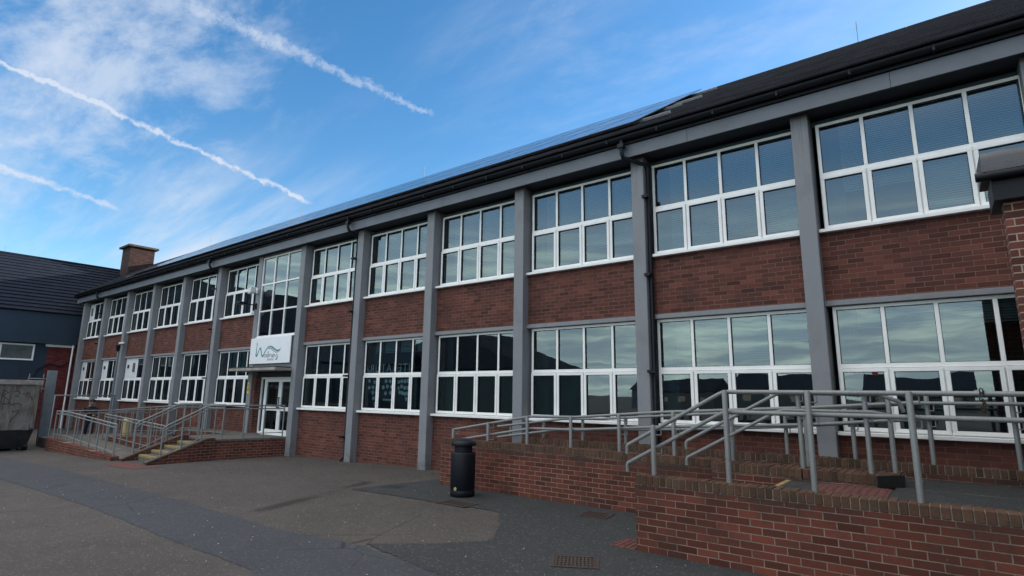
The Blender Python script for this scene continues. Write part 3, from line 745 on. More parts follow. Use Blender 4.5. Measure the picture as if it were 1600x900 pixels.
MB().box(-16.47, -16.42, -.011, -.0085, 1.74, 1.84).box(-16.47, -16.42, -.011, -.0085, 1.88, 1.91).box(-16.47, -16.42, -.011, -.0085, 1.93, 1.96).build('markings', M_INK, YS)

# ------------------------------------------------------------------ solar panels on the roof
def solar_at(i, r_): return -3.82-i*1.03, .62+r_*1.72
SP = thing('solar_panel', (0, 0, 0), 'dark blue glossy solar panel in silver frame on the tiled roof', 'solar panel', 'solar panels in rows along the roof')
def slab(x0, x1, s0, s1, h0, h1):
    return [rp(s0, h0, x0), rp(s0, h0, x1), rp(s1, h0, x1), rp(s1, h0, x0), rp(s0, h1, x0), rp(s0, h1, x1), rp(s1, h1, x1), rp(s1, h1, x0)]
base = Vector(rp(0, 0, 0))
fm = MB(); pm = MB()
Wp, Hp = 1.02, 1.705
fm.hexa(slab(0, Wp, 0, .012, .142, .158)); fm.hexa(slab(0, Wp, Hp-.012, Hp, .142, .158)); fm.hexa(slab(0, .012, .012, Hp-.012, .142, .158)); fm.hexa(slab(Wp-.012, Wp, .012, Hp-.012, .142, .158))
pm.hexa(slab(.0125, Wp-.0125, .0125, Hp-.0125, .145, .1555))
for o in (fm, pm): o.v = [v-base for v in o.v]
fm.build('frame', M_PANELFRAME, SP); pm.build('cell_sheet', M_SOLAR, SP)
first = True
for i in range(26):
    for r_ in range(3):
        o = SP if first else copy_tree(SP); first = False
        x, s_ = solar_at(i, r_); o.location = rp(s_, 0, x)
gl_ = 'mounting rails under the solar panels'
protos = None
for r_ in range(3):
    for q, ext in (((.5, .62),), ((.30, .40), (1.0, .66)), ((1.1, .55),))[r_]:
        s_ = .62+r_*1.72+q
        lo = Vector(rp(s_, .06, -2.8))
        rl = thing('mounting_rail', lo, 'silver mounting rail poking out past the right end of the solar panels', 'rail', gl_)
        MB().hexa(slab(-30.6, -2.82+ext, s_-.02, s_+.02, .070, .120)).build('rail', M_ALU, rl)
        MB().hexa(slab(-2.82+ext-.12, -2.82+ext-.07, s_-.02, s_+.02, -.01, .064)).build('roof_hook', M_ALU, rl)

# ------------------------------------------------------------------ ramp walls on the right
def brickwall(name, label, x0, x1, y0, y1, ztop0, ztop1, zb=-.3, cop=.112, group=None, m=M_BRICKR):
    """low wall along X with a brick-on-edge coping; top may slope"""
    t_ = thing(name, ((x0+x1)/2, (y0+y1)/2, gz((x0+x1)/2)), label, 'wall', group)
    f = lambda x: lerp(ztop0, ztop1, (x-x0)/(x1-x0))
    mb = MB(); mb.hexa([(x0, y0, zb), (x1, y0, zb), (x1, y1, zb), (x0, y1, zb), (x0, y0, f(x0)-cop), (x1, y0, f(x1)-cop), (x1, y1, f(x1)-cop), (x0, y1, f(x0)-cop)])
    mb.build('brickwork', m, t_)
    c = MB(); L_ = x1-x0; n = max(1, round(L_/.0755)); p = L_/n
    for i in range(n):
        a = x0+i*p+.0045; b = x0+(i+1)*p-.0045; j = random.uniform(-.004, .004); jz = random.uniform(-.004, .004); tl = random.uniform(-.002, .002)
        c.hexa([(a, y0-.004+j, f(a)-cop+.007), (b, y0-.004+j+tl, f(b)-cop+.007), (b, y1+.004+j, f(b)-cop+.007), (a, y1+.004+j, f(a)-cop+.007),
                (a, y0-.004+j, f(a)+jz), (b, y0-.004+j+tl, f(b)+jz+tl), (b, y1+.004+j, f(b)+jz+tl), (a, y1+.004+j, f(a)+jz)])
    c.build('coping', M_COPING, t_, bevel=.005, seg=1)
    mo = MB(); mo.hexa([(x0+.005, y0+.006, f(x0)-cop-.001), (x1-.005, y0+.006, f(x1)-cop-.001), (x1-.005, y1-.006, f(x1)-cop-.001), (x0+.005, y1-.006, f(x0)-cop-.001),
                        (x0+.005, y0+.006, f(x0)-.010), (x1-.005, y0+.006, f(x1)-.010), (x1-.005, y1-.006, f(x1)-.010), (x0+.005, y1-.006, f(x0)-.010)])
    mo.build('mortar_bed', M_MORTAR, t_)
    return t_
WZ = .88; BZ = .84; LZ0 = .735
brickwall('ramp_wall', 'long low brick wall behind the black litter bin with steel rail posts', -6.46, .05, -1.21, -1.0, WZ, WZ)
brickwall('kerb_wall', 'low brick kerb wall tight against the school between ramp and piers', -5.2, 6.0, -.25, -.045, .925, .925)
brickwall('step_wall', 'nearest low brick wall in front of the steps, at the right foreground', -1.42, 5.2, -3.11, -2.895, BZ, BZ)
brickwall('divider_wall', 'short thick brick wall between steps and ramp, ending beside the landing', -1.06, .055, -1.5, -1.216, WZ-.002, WZ-.002)
# splayed end block of the divider wall
de = thing('divider_end', (.5, -1.25, .7), 'splayed brick end block of the divider, with a dark end face above the landing', 'wall')
MB().prism([(.06, -1.5, .6), (.83, -1.5, .6), (1.06, -1.21, .6), (1.06, -1.0, .6), (.06, -1.0, .6)], [(.06, -1.5, WZ-.114), (.83, -1.5, WZ-.114), (1.06, -1.21, WZ-.114), (1.06, -1.0, WZ-.114), (.06, -1.0, WZ-.114)]).build('brickwork', M_BRICKR, de)
c = MB()
for i in range(10):
    a = .064+i*.0765; b = a+.069; c.box(a, b, -1.504+random.uniform(-.003, .003), -1.225, WZ-.105, WZ+random.uniform(-.004, .003))
for i in range(13):
    a = .064+i*.0765; b = a+.069; c.box(a, b, -1.215, -.996, WZ-.105, WZ+random.uniform(-.004, .003))
c.prism([(.835, -1.5, WZ-.105), (1.05, -1.225, WZ-.105), (.835, -1.225, WZ-.105)], [(.835, -1.5, WZ-.003), (1.05, -1.225, WZ-.003), (.835, -1.225, WZ-.003)])
c.build('coping', M_COPING, de, bevel=.004, seg=1)
MB().prism([(.835, -1.508, LZ0+.004), (1.066, -1.217, LZ0+.004), (1.066, -.998, LZ0+.004), (1.080, -.998, LZ0+.004), (1.080, -1.222, LZ0+.004), (.846, -1.516, LZ0+.004)], [(.835, -1.508, WZ-.008), (1.066, -1.217, WZ-.008), (1.066, -.998, WZ-.008), (1.080, -.998, WZ-.008), (1.080, -1.222, WZ-.008), (.846, -1.516, WZ-.008)]).build('dark_end_cover', M_DARK, de)  # dark slab over the end, its colour standing for shadow and wet
MB().prism([(.07, -1.49, WZ-.113), (.82, -1.49, WZ-.113), (1.05, -1.2, WZ-.113), (1.05, -1.01, WZ-.113), (.07, -1.01, WZ-.113)], [(.07, -1.49, WZ-.012), (.82, -1.49, WZ-.012), (1.05, -1.2, WZ-.012), (1.05, -1.01, WZ-.012), (.07, -1.01, WZ-.012)]).build('mortar_bed', M_MORTAR, de)
# ramp and landing surfaces
LZ = .735
rm = MB(); rm.hexa([(-6.4, -.99, -.3), (1.0, -.99, -.3), (1.0, -.26, -.3), (-6.4, -.26, -.3), (-6.4, -.99, .012), (1.0, -.99, LZ-.01), (1.0, -.26, LZ-.01), (-6.4, -.26, .012)])
tag(rm.build('ramp', M_TARDARK), kind='structure')
ld = MB(); ld.box(1.001, 6, -2.89, -.255, -.3, LZ); ld.box(-.06, 1.0, -2.89, -1.51, -.3, LZ)
tag(ld.build('landing', M_TARDARK), kind='structure')
jn = MB(); jn.box(1.0, 5, -1.335, -1.32, LZ+.001, LZ+.004); jn.box(1.22, 1.235, -1.31, -.3, LZ+.001, LZ+.004); jn.box(.95, .965, -2.8, -1.6, LZ+.001, LZ+.004)
tag(jn.build('landing_joints', M_CONC), kind='structure')
tac = MB(); tac.box(.26, .98, -2.4, -1.53, LZ+.001, LZ+.006)
for i in range(9):
    for j in range(11):
        tac.lathe([(.022, 0), (.016, .006)], (.30+i*.08, -2.36+j*.08, LZ+.006), 8)
tag(tac.build('tactile_paving', M_TACT), kind='structure')
tc2 = MB(); tc2.box(-1.76, -1.435, -3.12, -2.7, .009, .016)
for i in range(5):
    tc2.tube([(-1.73+i*.07, -3.10, .016), (-1.73+i*.07, -2.72, .016)], .008, 6)
tag(tc2.build('tactile_paving', M_TACT), kind='structure')
ST = thing('brick_steps', (-.8, -2.2, 0), 'concrete steps with yellow edges climbing between the two right hand walls', 'steps')
NS = 5; x0 = -1.42; go = .325
for i in range(NS):
    zt = LZ*(i+1)/NS; xa = x0+go*i
    if i < NS-1: MB().box(xa, xa+go-.001, -2.885, -1.51, -.2, zt).build('step', M_CONC, ST, bevel=.006)
    else: MB().box(xa, -.061, -2.885, -1.51, -.2, zt).build('step', M_CONC, ST, bevel=.006)
    MB().box(xa-.004, xa+.05, -2.84, -1.53, zt+.001, zt+.006).build('nosing', M_YELLOW, ST)

# ------------------------------------------------------------------ handrails
def handrail(label, posts, rails, yo, group=None, r_post=.029, r_rail=.0235, brackets=True, m=M_GALV, cat='handrail', extra=()):
    p0 = posts[0]
    t_ = thing('handrail', (p0[0], p0[1], p0[2]), label, cat, group)
    for (x, y, zb, zt) in posts:
        MB().tube([(x, y, zb-.05), (x, y, zt-.012), (x, y, zt)], r_post, 12, radii=[r_post, r_post, r_post*.8]).build('post', m, t_)
    for pts in rails:
        MB().tube(pts, r_rail, 12).build('rail', m, t_)
    if brackets:
        for (x, y, zb, zt) in posts:
            for pts in rails:
                if yo is None: continue
                for a, b in zip(pts[:-1], pts[1:]):
                    lo, hi = min(a[0], b[0]), max(a[0], b[0])
                    if lo <= x < hi and hi-lo > .3 and x+.07 < hi:
                        zr_ = lerp(a[2], b[2], (x+.07-a[0])/(b[0]-a[0]))
                        if zr_-.1 < zb: continue
                        MB().tube([(x, y, zr_-.10), (x+.035, y+(a[1]-y)*.4, zr_-.10), (x+.065, a[1], zr_-.10), (x+.07, a[1], zr_-.085), (x+.07, a[1], zr_-.01)], .0075, 6).build('bracket', m, t_)
                        break
    return t_
YA, YC, YD, YB = -1.105, -.147, -1.36, -3.0
yb = YB+.075
handrail('near steel handrail on the front wall, sloping down beside the steps',
    [(x, YB, BZ, z) for x, z in ((-1.225, 1.41), (-.37, 1.82), (.455, 1.82), (1.305, 1.82), (2.15, 1.82))],
    [[(-1.60, yb, 1.05), (-1.60, yb, 1.13), (-1.585, yb, 1.157), (-.46, yb, 1.775), (-.40, yb, 1.80), (-.33, yb, 1.803), (4.2, yb, 1.803)],
     [(-1.60, yb, .84), (-1.60, yb, .92), (-1.585, yb, .947), (-.46, yb, 1.555), (-.40, yb, 1.578), (-.33, yb, 1.583), (4.2, yb, 1.583)]], 1)
yd = YD-.075
handrail('steel handrail on the divider wall, sloping down on the far side of the steps',
    [(.05, YD, WZ, 1.80), (.78, YD, WZ, 1.79), (-.86, YD, WZ, 1.42)],
    [[(-1.42, yd, 1.02), (-1.42, yd, 1.10), (-1.40, yd, 1.13), (-.22, yd, 1.775), (-.16, yd, 1.80), (-.1, yd, 1.803), (.93, yd, 1.80), (1.12, yd+.10, 1.72), (1.16, yd+.13, 1.60)],
     [(-1.42, yd, .80), (-1.42, yd, .88), (-1.40, yd, .91), (-.22, yd, 1.555), (-.16, yd, 1.578), (-.1, yd, 1.59), (.86, yd, 1.59), (1.0, yd+.05, 1.56), (1.04, yd+.08, 1.48)]], 1)
ya = YA+.075
handrail('long steel ramp handrail above the brick wall behind the litter bin',
    [(x, YA, WZ, z) for x, z in ((-6.24, 1.06), (-5.35, 1.22), (-4.44, 1.37), (-3.53, 1.39), (-2.63, 1.46), (-1.73, 1.52), (-.88, 1.52), (.07, 1.60), (1.0, 1.76))],
    [[(-6.3, ya, 1.04), (-4.50, ya, 1.345), (-4.36, ya, 1.362), (-3.50, ya, 1.375), (-2.0, ya, 1.50), (.1, ya, 1.62), (1.02, ya, 1.69), (1.3, ya, 1.71)],
     [(-6.3, ya, .83), (-4.50, ya, 1.135), (-4.36, ya, 1.15), (-3.50, ya, 1.165), (-2.0, ya, 1.28), (.1, ya, 1.40), (1.02, ya, 1.49), (1.3, ya, 1.51)]], 1)
yc = YC-.075
handrail('steel handrail on the kerb wall running close along the school wall',
    [(x, YC, .925, z) for x, z in ((-5.55, 1.12), (-4.74, 1.22), (-3.86, 1.32), (-2.99, 1.36), (-2.1, 1.42), (-1.17, 1.47), (-.38, 1.50), (.485, 1.60), (1.355, 1.83), (2.2, 1.83))],
    [[(-5.83, yc, 1.09), (-4.24, yc, 1.30), (-3.4, yc, 1.33), (-2.0, yc, 1.44), (-.3, yc, 1.56), (1.3, yc, 1.70), (4.5, yc, 1.72)],
     [(-5.83, yc, .88), (-4.53, yc, 1.07), (-4.1, yc, 1.12), (-3.4, yc, 1.145), (-2.0, yc, 1.21), (-.3, yc, 1.33), (1.3, yc, 1.50), (4.5, yc, 1.52)]], 1)
chn = MB()
for i in range(9):
    z = 1.83-.022*i+.01*math.sin(i); a = i*1.3
    c0 = Vector((1.83+.012*math.sin(i*1.7), yb-.03, z))
    ax1 = Vector((math.cos(a), math.sin(a), 0))*.013; ax2 = Vector((0, 0, 1))*.02
    chn.tube([c0+ax1*math.cos(q)+ax2*math.sin(q) for q in [2*math.pi*j/10 for j in range(11)]], .005, 5)
tag(chn.build('chain', M_RUST, origin=(1.83, yb, 1.8)), 'short rusty chain wound round the near top rail', 'chain')

# porch with flat roof at the right edge
PO = thing('brick_porch', (2.6, -2.4, 0), 'brick porch wall with dark flat roof edge at the far right', 'porch')
MB().box(2.205, 6.0, -2.49, -2.27, .3, 3.62).build('brick_wall', M_BRICKP, PO)
MB().box(2.135, 6.05, -2.585, -2.05, 3.621, 3.86).build('eaves_box', M_BLACK, PO, bevel=.008)
MB().box(6.3, 15, -14, -.25, -.3, 6.6).build('unseen_shade_block', M_BRICK, PO)  # unseen block, added to keep sky light off right-facing pier sides
MB().box(6.1, 15.2, -14.2, -.24, 6.601, 6.95).build('unseen_shade_roof', M_BLACK, PO)
mm = MB(); N_ = 24
vs = []
for i in range(N_+1):
    x = lerp(2.075, 6.1, i/N_); j = random.uniform(-.012, .012)
    vs += [(x, -2.66+j*.6, 3.90), (x, -2.655+j, 4.03+j), (x, -2.63+j, 4.10+j*1.2), (x, -2.0, 4.14+j)]
mm.add(vs, [(4*i+k, 4*i+4+k, 4*i+5+k, 4*i+1+k) for i in range(N_) for k in range(3)], True)
mm.add([vs[0], vs[1], vs[2], vs[3], (2.075, -2.0, 3.90)], [(4, 3, 2, 1, 0)])
mm.add([(2.075, -2.66, 3.90), (6.1, -2.66, 3.90), (6.1, -2.0, 3.90), (2.075, -2.0, 3.90)], [(3, 2, 1, 0)])
mm.build('roof_membrane', M_MEMBRANE, PO)
MB().tube([(2.02, -2.63, 3.865), (2.03, -2.63, 3.865), (6.0, -2.63, 3.865)], .045, 10).build('gutter', M_BLACK, PO)

# ------------------------------------------------------------------ litter bin
LB = thing('litter_bin', (-5.27, -1.86, 0), 'round black litter bin with domed hood standing before the brick wall', 'bin')
cx, cyb = -5.27, -1.86
MB().lathe([(.225, .008), (.235, .012), (.235, .10), (.228, .115), (.226, .13), (.238, .15), (.238, .765), (.230, .785), (.16, .79)], (cx, cyb, 0), 40).build('body', M_BLACK, LB)
nk = MB()
n = 40
for a0, a1 in ((-58, 58), (122, 238)):
    pts = [R(lerp(a0, a1, i/14)-50) for i in range(15)]
    nk.prism([(cx+.20*math.cos(a), cyb+.20*math.sin(a), .78) for a in pts]+[(cx+.175*math.cos(a), cyb+.175*math.sin(a), .78) for a in reversed(pts)],
             [(cx+.20*math.cos(a), cyb+.20*math.sin(a), .93) for a in pts]+[(cx+.175*math.cos(a), cyb+.175*math.sin(a), .93) for a in reversed(pts)])
nk.build('neck', M_BLACK, LB)
MB().lathe([(.165, .50), (.165, .80)], (cx, cyb, 0), 28).build('liner', M_DARK, LB)
MB().lathe([(.20, .900), (.242, .902), (.247, .915), (.244, .958), (.232, .972), (.19, .992), (.13, 1.016), (.06, 1.03), (.012, 1.033)], (cx, cyb, 0), 40).build('hood', M_BLACK, LB)
v = Vector((1.607, -9.434, 0))-Vector((cx, cyb, 0)); a0 = math.atan2(v.y, v.x)-.62
em = MB(); c0 = Vector((cx, cyb, .155))+Vector((math.cos(a0), math.sin(a0), 0))*.237; nn = Vector((math.cos(a0), math.sin(a0), 0))
em.tube([c0, c0+nn*.006], .030, 16); em.build('badge', M_GRIT, LB)
em = MB(); em.tube([c0+nn*.0065, c0+nn*.008], .012, 10); em.build('badge_centre', M_INK, LB)

for ch in LB.children:
    ch.scale = (.9, .9, .945)

# drain covers
def drain(label, x, y, ang, w_, l_, bars):
    t_ = thing('drain_cover', (x, y, .009), label, 'drain cover'); ca, sa = math.cos(ang), math.sin(ang)
    def bx(a, b, c, d_, z0, z1, mb):
        q = [(a, c), (b, c), (b, d_), (a, d_)]; P = [(x+u*ca-v_*sa, y+u*sa+v_*ca) for u, v_ in q]
        mb.hexa([(*p, z0) for p in P]+[(*p, z1) for p in P])
    fr = MB()
    bx(-l_/2, l_/2, -w_/2, -w_/2+.035, .005, .018, fr); bx(-l_/2, l_/2, w_/2-.035, w_/2, .005, .018, fr); bx(-l_/2, -l_/2+.035, -w_/2+.035, w_/2-.035, .005, .018, fr); bx(l_/2-.035, l_/2, -w_/2+.035, w_/2-.035, .005, .018, fr)
    fr.build('frame', M_RUST, t_)
    gr = MB()
    for i in range(bars):
        u = lerp(-l_/2+.05, l_/2-.05, i/(bars-1)); bx(u-.011, u+.011, -w_/2+.035, w_/2-.035, .010, .017, gr)
    for i in range(1, 5): 
        vv = lerp(-w_/2+.035, w_/2-.035, i/5); bx(-l_/2+.035, l_/2-.035, vv-.006, vv+.006, .009, .0155, gr)
    gr.build('grating', M_RUST, t_)
    pit = MB(); bx(-l_/2+.03, l_/2-.03, -w_/2+.03, w_/2-.03, .0085, .0092, pit); pit.build('pit', M_DARK, t_)
drain('rusty iron drain grating in the dark tarmac nearest the front wall', -1.72, -3.97, R(30), .42, .50, 11)
drain('rusty iron drain grating between the litter bin and the front wall', -2.72, -1.74, R(8), .40, .46, 10)
drain('worn drain grating set in the tarmac just before the litter bin', -4.86, -2.44, R(0), .34, .62, 13)

# ------------------------------------------------------------------ entrance platform, steps and ramp on the left
PZ = .42
EP = thing('entrance_platform', (-15.3, -1, gz(-15)), 'brick entrance platform under the white doors, with a stained side wall', 'platform')
pl = [(-16.45, -1.8), (-14.52, -1.8), (-14.06, -.012), (-14.06, .19), (-20.5, .19), (-20.5, -.3), (-16.45, -.3)]
MB().prism([(x, y, -.6) for x, y in pl], [(x, y, PZ-.06) for x, y in pl]).build('brickwork', M_BRICKR, EP)
def grow(p, e): return [(x+(e if x > -15 else 0), y-(e if y < -1 else 0)) for x, y in p]
MB().prism([(x, y, PZ-.059) for x, y in grow(pl, .015)], [(x, y, PZ) for x, y in grow(pl, .015)]).build('slab', M_CONC, EP, bevel=.006)
ES = thing('entrance_steps', (-15.3, -2.5, gz(-15)), 'flight of concrete steps with yellow edges between brick side walls', 'steps')
Ys = [-3.06, -2.76, -2.44, -2.12]; Zs = [0.0, .105, .21, .315]
for i, (y, z) in enumerate(zip(Ys, Zs)):
    y2 = Ys[i+1] if i < 3 else -1.802
    MB().box(-16.12, -14.66, y, y2-.001, -.5, z).build('step', M_CONC, ES, bevel=.006)
    MB().box(-16.08, -14.70, y-.005, y+.075, z+.001, z+.007).box(-16.08, -14.70, y-.007, y-.0015, z-.05, z+.001).build('nosing', M_YELLOW, ES)
for xa, xb in ((-16.30, -16.121), (-14.659, -14.49)):
    q = [(-3.42, gz(xa)-.3), (-1.802, gz(xa)-.3), (-1.802, PZ-.0), (-2.0, PZ-.0), (-3.40, gz(xa)+.03)]
    MB().prism([(xa, y, z) for y, z in q], [(xb, y, z) for y, z in q]).build('side_wall', M_BRICKR, ES)
    q2 = [(-3.44, gz(xa)+.032), (-1.99, PZ+.003), (-1.81, PZ+.003), (-1.81, PZ+.045), (-2.0, PZ+.045), (-3.46, gz(xa)+.07)]
    MB().prism([(xa-.01, y, z) for y, z in q2], [(xb+.01, y, z) for y, z in q2]).build('side_coping', mat('brown_coping', plain((.085, .058, .044), .35, 14, .005), .9), ES)
# ramp walls and surfaces
def slopewall(name, label, x0, x1, y0, y1, za, zb_, low):
    t_ = thing(name, ((x0+x1)/2, y0, gz((x0+x1)/2)), label, 'wall')
    MB().hexa([(x0, y0, low), (x1, y0, low), (x1, y1, low), (x0, y1, low), (x0, y0, za), (x1, y0, zb_), (x1, y1, zb_), (x0, y1, za)]).build('brickwork', M_BRICKR, t_)
    return t_
slopewall('ramp_wall', 'low brick ramp wall with wedge shaped top beside the waste skip', -22.4, -16.45, -3.6, -3.4, .13, -.05, -.8)
slopewall('ramp_wall', 'inner brick ramp wall behind the sloping rail, left of the steps', -21.3, -16.31, -2.2, -2.02, .16, .40, -.8)
r1 = MB(); r1.hexa([(-22.4, -3.39, -.8), (-16.2, -3.39, -.8), (-16.32, -2.21, -.8), (-22.4, -2.21, -.8), (-22.4, -3.39, .06), (-16.2, -3.39, gz(-16.2)+.006), (-16.32, -2.21, gz(-16.2)+.006), (-22.4, -2.21, .06)])
r1.hexa([(-21.3, -2.01, -.8), (-16.46, -2.01, -.8), (-16.46, -.31, -.8), (-21.3, -.31, -.8), (-21.3, -2.01, .055), (-16.46, -2.01, PZ-.005), (-16.46, -.31, PZ-.005), (-21.3, -.31, .055)])
r1.box(-24.2, -22.401, -3.4, -.3, -.8, .05); r1.box(-22.4, -21.301, -2.2, -.31, -.8, .052)
tag(r1.build('entrance_ramp', M_CONC), kind='structure')
sheet('red_paving', [(-15.5, -4.0), (-14.0, -3.95), (-13.8, -3.35), (-14.6, -3.45), (-16.0, -3.5)], M_TACT, .005, .05)
def balrail(label, path, posts_n, low=.12, dbl=.09, drop=.93, r_=.021, ends=True):
    """double top rail, bottom bar and posts following a path of (x, y, z of top rail)"""
    P = [Vector(p) for p in path]
    t_ = thing('handrail', P[0]-Vector((0, 0, drop)), label, 'handrail')
    MB().tube(P, r_, 10).build('rail', M_GALV, t_)
    MB().tube([p-Vector((0, 0, dbl)) for p in P], r_*.85, 10).build('rail', M_GALV, t_)
    MB().tube([p-Vector((0, 0, drop-low)) for p in P], .012, 8).build('bottom_bar', M_GALV, t_)
    L_ = [0]
    for a, b in zip(P[:-1], P[1:]): L_.append(L_[-1]+(b-a).length)
    for i in range(posts_n):
        s_ = L_[-1]*i/(posts_n-1)
        for k in range(len(P)-1):
            if s_ <= L_[k+1]+1e-6:
                p = P[k].lerp(P[k+1], (s_-L_[k])/max(1e-6, L_[k+1]-L_[k])); break
        MB().tube([p-Vector((0, 0, drop+.02)), p-Vector((0, 0, .005))], .0205, 10).build('post', M_GALV, t_)
    return t_
balrail('steel railing on the low wedge shaped ramp wall beside the skip', [(-22.1, -3.5, 1.0), (-20.75, -3.5, 1.0), (-16.6, -3.5, .79)], 9, drop=.86)
balrail('steel railing at the left end of the entrance ramp, next to the skip', [(-22.1, -3.4, 1.0), (-22.1, -.7, 1.0)], 6, drop=.93)
balrail('rear steel railing rising along the school wall to the platform', [(-26.0, -.55, .90), (-22.6, -.55, 1.08), (-19.4, -.55, 1.24), (-16.7, -.55, 1.30)], 17, drop=.98)
balrail('inner steel railing sloping down to the right in the middle of the ramp', [(-21.5, -2.30, .90), (-16.55, -2.30, .71)], 10, drop=.80)
balrail('left steel stair railing beside the yellow edged steps', [(-16.21, -3.17, .80), (-16.21, -3.10, .87), (-16.21, -2.16, 1.325), (-16.21, -2.08, 1.345), (-16.21, -1.5, 1.345)], 5, drop=.87)
balrail('right steel stair railing continuing along the platform edge to the door', [(-14.56, -3.12, .76), (-14.56, -3.02, .84), (-14.56, -2.10, 1.30), (-14.56, -1.98, 1.33), (-14.54, -1.78, 1.33), (-14.13, -.05, 1.33)], 7, drop=.90)
GB = thing('grit_bin', (-22.75, -1.2, .05), 'yellow plastic grit bin behind the ramp railing', 'bin')
MB().prism([(-22.95, -1.26, .05), (-22.65, -1.26, .05), (-22.65, -1.04, .05), (-22.95, -1.04, .05)], [(-22.98, -1.285, .56), (-22.62, -1.285, .56), (-22.62, -1.015, .56), (-22.98, -1.015, .56)]).build('body', M_GRIT, GB, bevel=.03)
MB().prism([(-23.0, -1.30, .565), (-22.6, -1.30, .565), (-22.6, -1.0, .565), (-23.0, -1.0, .565)], [(-22.94, -1.24, .68), (-22.66, -1.24, .68), (-22.66, -1.06, .68), (-22.94, -1.06, .68)]).build('lid', M_GRIT, GB, bevel=.03)

# ------------------------------------------------------------------ person behind the ramp railing
def person(loc, facing):
    root = thing('person', loc, 'person in dark clothes and short dark hair, looking down, behind the ramp railing', 'person')
    J = dict(pel=(0, 0, .82), sp=(.03, 0, 1.0), ch=(.08, 0, 1.20), nk=(.13, 0, 1.34), hd0=(.16, 0, 1.40), hd1=(.19, 0, 1.47), hd2=(.175, 0, 1.56),
             hl=(0, .09, .80), kl=(.10, .10, .44), al=(-.02, .10, .07), tl=(.14, .10, .035), hr=(0, -.09, .80), kr=(.0, -.10, .43), ar=(-.16, -.10, .09), tr=(-.02, -.10, .035),
             sl=(.09, .17, 1.27), el=(.10, .22, 1.02), wl=(.30, .14, 1.00), gl=(.38, .11, 1.01), sr=(.09, -.17, 1.27), er=(.06, -.23, 1.02), wr=(.28, -.17, 1.0), gr=(.36, -.14, 1.02))
    rad = dict(pel=.13, sp=.125, ch=.15, nk=.055, hd0=.055, hd1=.085, hd2=.075, hl=.085, kl=.06, al=.042, tl=.035, hr=.085, kr=.06, ar=.042, tr=.035,
               sl=.065, el=.045, wl=.030, gl=.028, sr=.065, er=.045, wr=.030, gr=.028)
    E_ = [('pel', 'sp'), ('sp', 'ch'), ('ch', 'nk'), ('nk', 'hd0'), ('hd0', 'hd1'), ('hd1', 'hd2'), ('pel', 'hl'), ('hl', 'kl'), ('kl', 'al'), ('al', 'tl'), ('pel', 'hr'), ('hr', 'kr'), ('kr', 'ar'), ('ar', 'tr'),
          ('ch', 'sl'), ('sl', 'el'), ('el', 'wl'), ('wl', 'gl'), ('ch', 'sr'), ('sr', 'er'), ('er', 'wr'), ('wr', 'gr')]
    ks = list(J)
    ver = [Vector(J[k]) for k in ks]; ed = [(ks.index(a), ks.index(b)) for a, b in E_]; rr = [rad[k] for k in ks]
    for s_, hand in ((1, 'gl'), (-1, 'gr')):      # five fingers each, rooted in the palm
        b0 = Vector(J[hand])
        for q, (oy, ln) in enumerate(((.022, .06), (.008, .07), (-.007, .068), (-.02, .052))):
            i0 = len(ver); ver += [b0+Vector((.03, oy, -.005)), b0+Vector((.03+ln*.6, oy, -.012)), b0+Vector((.03+ln*.8, oy, -.04))]; rr += [.010, .009, .007]
            ed += [(ks.index(hand), i0), (i0, i0+1), (i0+1, i0+2)]
        i0 = len(ver); ver += [b0+Vector((.0, -s_*.03, .015)), b0+Vector((.035, -s_*.04, .02))]; rr += [.011, .009]; ed += [(ks.index(hand), i0), (i0, i0+1)]
    me = bpy.data.meshes.new('body'); me.from_pydata(ver, ed, [])
    o = bpy.data.objects.new('body', me); COL.objects.link(o); o.parent = root
    sk = o.modifiers.new('skin', 'SKIN'); sk.use_smooth_shade = True
    for i, q in enumerate(rr):
        me.skin_vertices[0].data[i].radius = (q, q)
    me.skin_vertices[0].data[0].use_root = True
    ss = o.modifiers.new('sub', 'SUBSURF'); ss.levels = 1; ss.render_levels = 1
    def pm_(k, b):
        tc = k.node('ShaderNodeTexCoord').outputs['Object']; x, y, z = k.sep(tc)
        head = k.smooth(z, 1.345, 1.355); hands = k.math('MULTIPLY', k.smooth(x, .29, .30), k.math('SUBTRACT', 1, k.smooth(z, 1.10, 1.12)))
        k.l.new(k.mix(k.math('MAXIMUM', head, hands), (.020, .021, .026, 1), (.36, .21, .15, 1)), b.inputs['Base Color'])
    me.materials.append(mat('clothed_body', pm_, .85))
    h = MB(); 
    for i in range(7):
        pass
    h.lathe([(.02, -.075), (.075, -.06), (.098, -.01), (.092, .045), (.06, .085), (.01, .098)], (.155, 0, 1.545), 18)
    h.build('hair', M_HAIR, root, origin=(0, 0, 0))
    f = MB(); f.add([(.255, -.012, 1.455), (.255, .012, 1.455), (.285, 0, 1.45), (.255, 0, 1.495)], [(0, 1, 2), (1, 3, 2), (3, 0, 2), (0, 3, 1)]); f.build('nose', M_SKIN, root, origin=(0, 0, 0))
    ey = MB()
    for s_ in (1, -1): ey.lathe([(.001, -.008), (.010, -.004), (.010, .004), (.001, .008)], (.252, s_*.032, 1.495), 8)
    ey.build('eyes', M_DARK, root, origin=(0, 0, 0))
    MB().box(.250, .262, -.022, .022, 1.425, 1.432).build('mouth', M_HAIR, root, origin=(0, 0, 0))
    er_ = MB()
    for s_ in (1, -1): er_.lathe([(.006, -.028), (.016, 0), (.006, .03)], (.17, s_*.088, 1.475), 8)
    er_.build('ears', M_SKIN, root, origin=(0, 0, 0))
    root.rotation_euler.z = facing
    return root
person((-25.35, -1.6, gz(-25)+.0), R(-20))

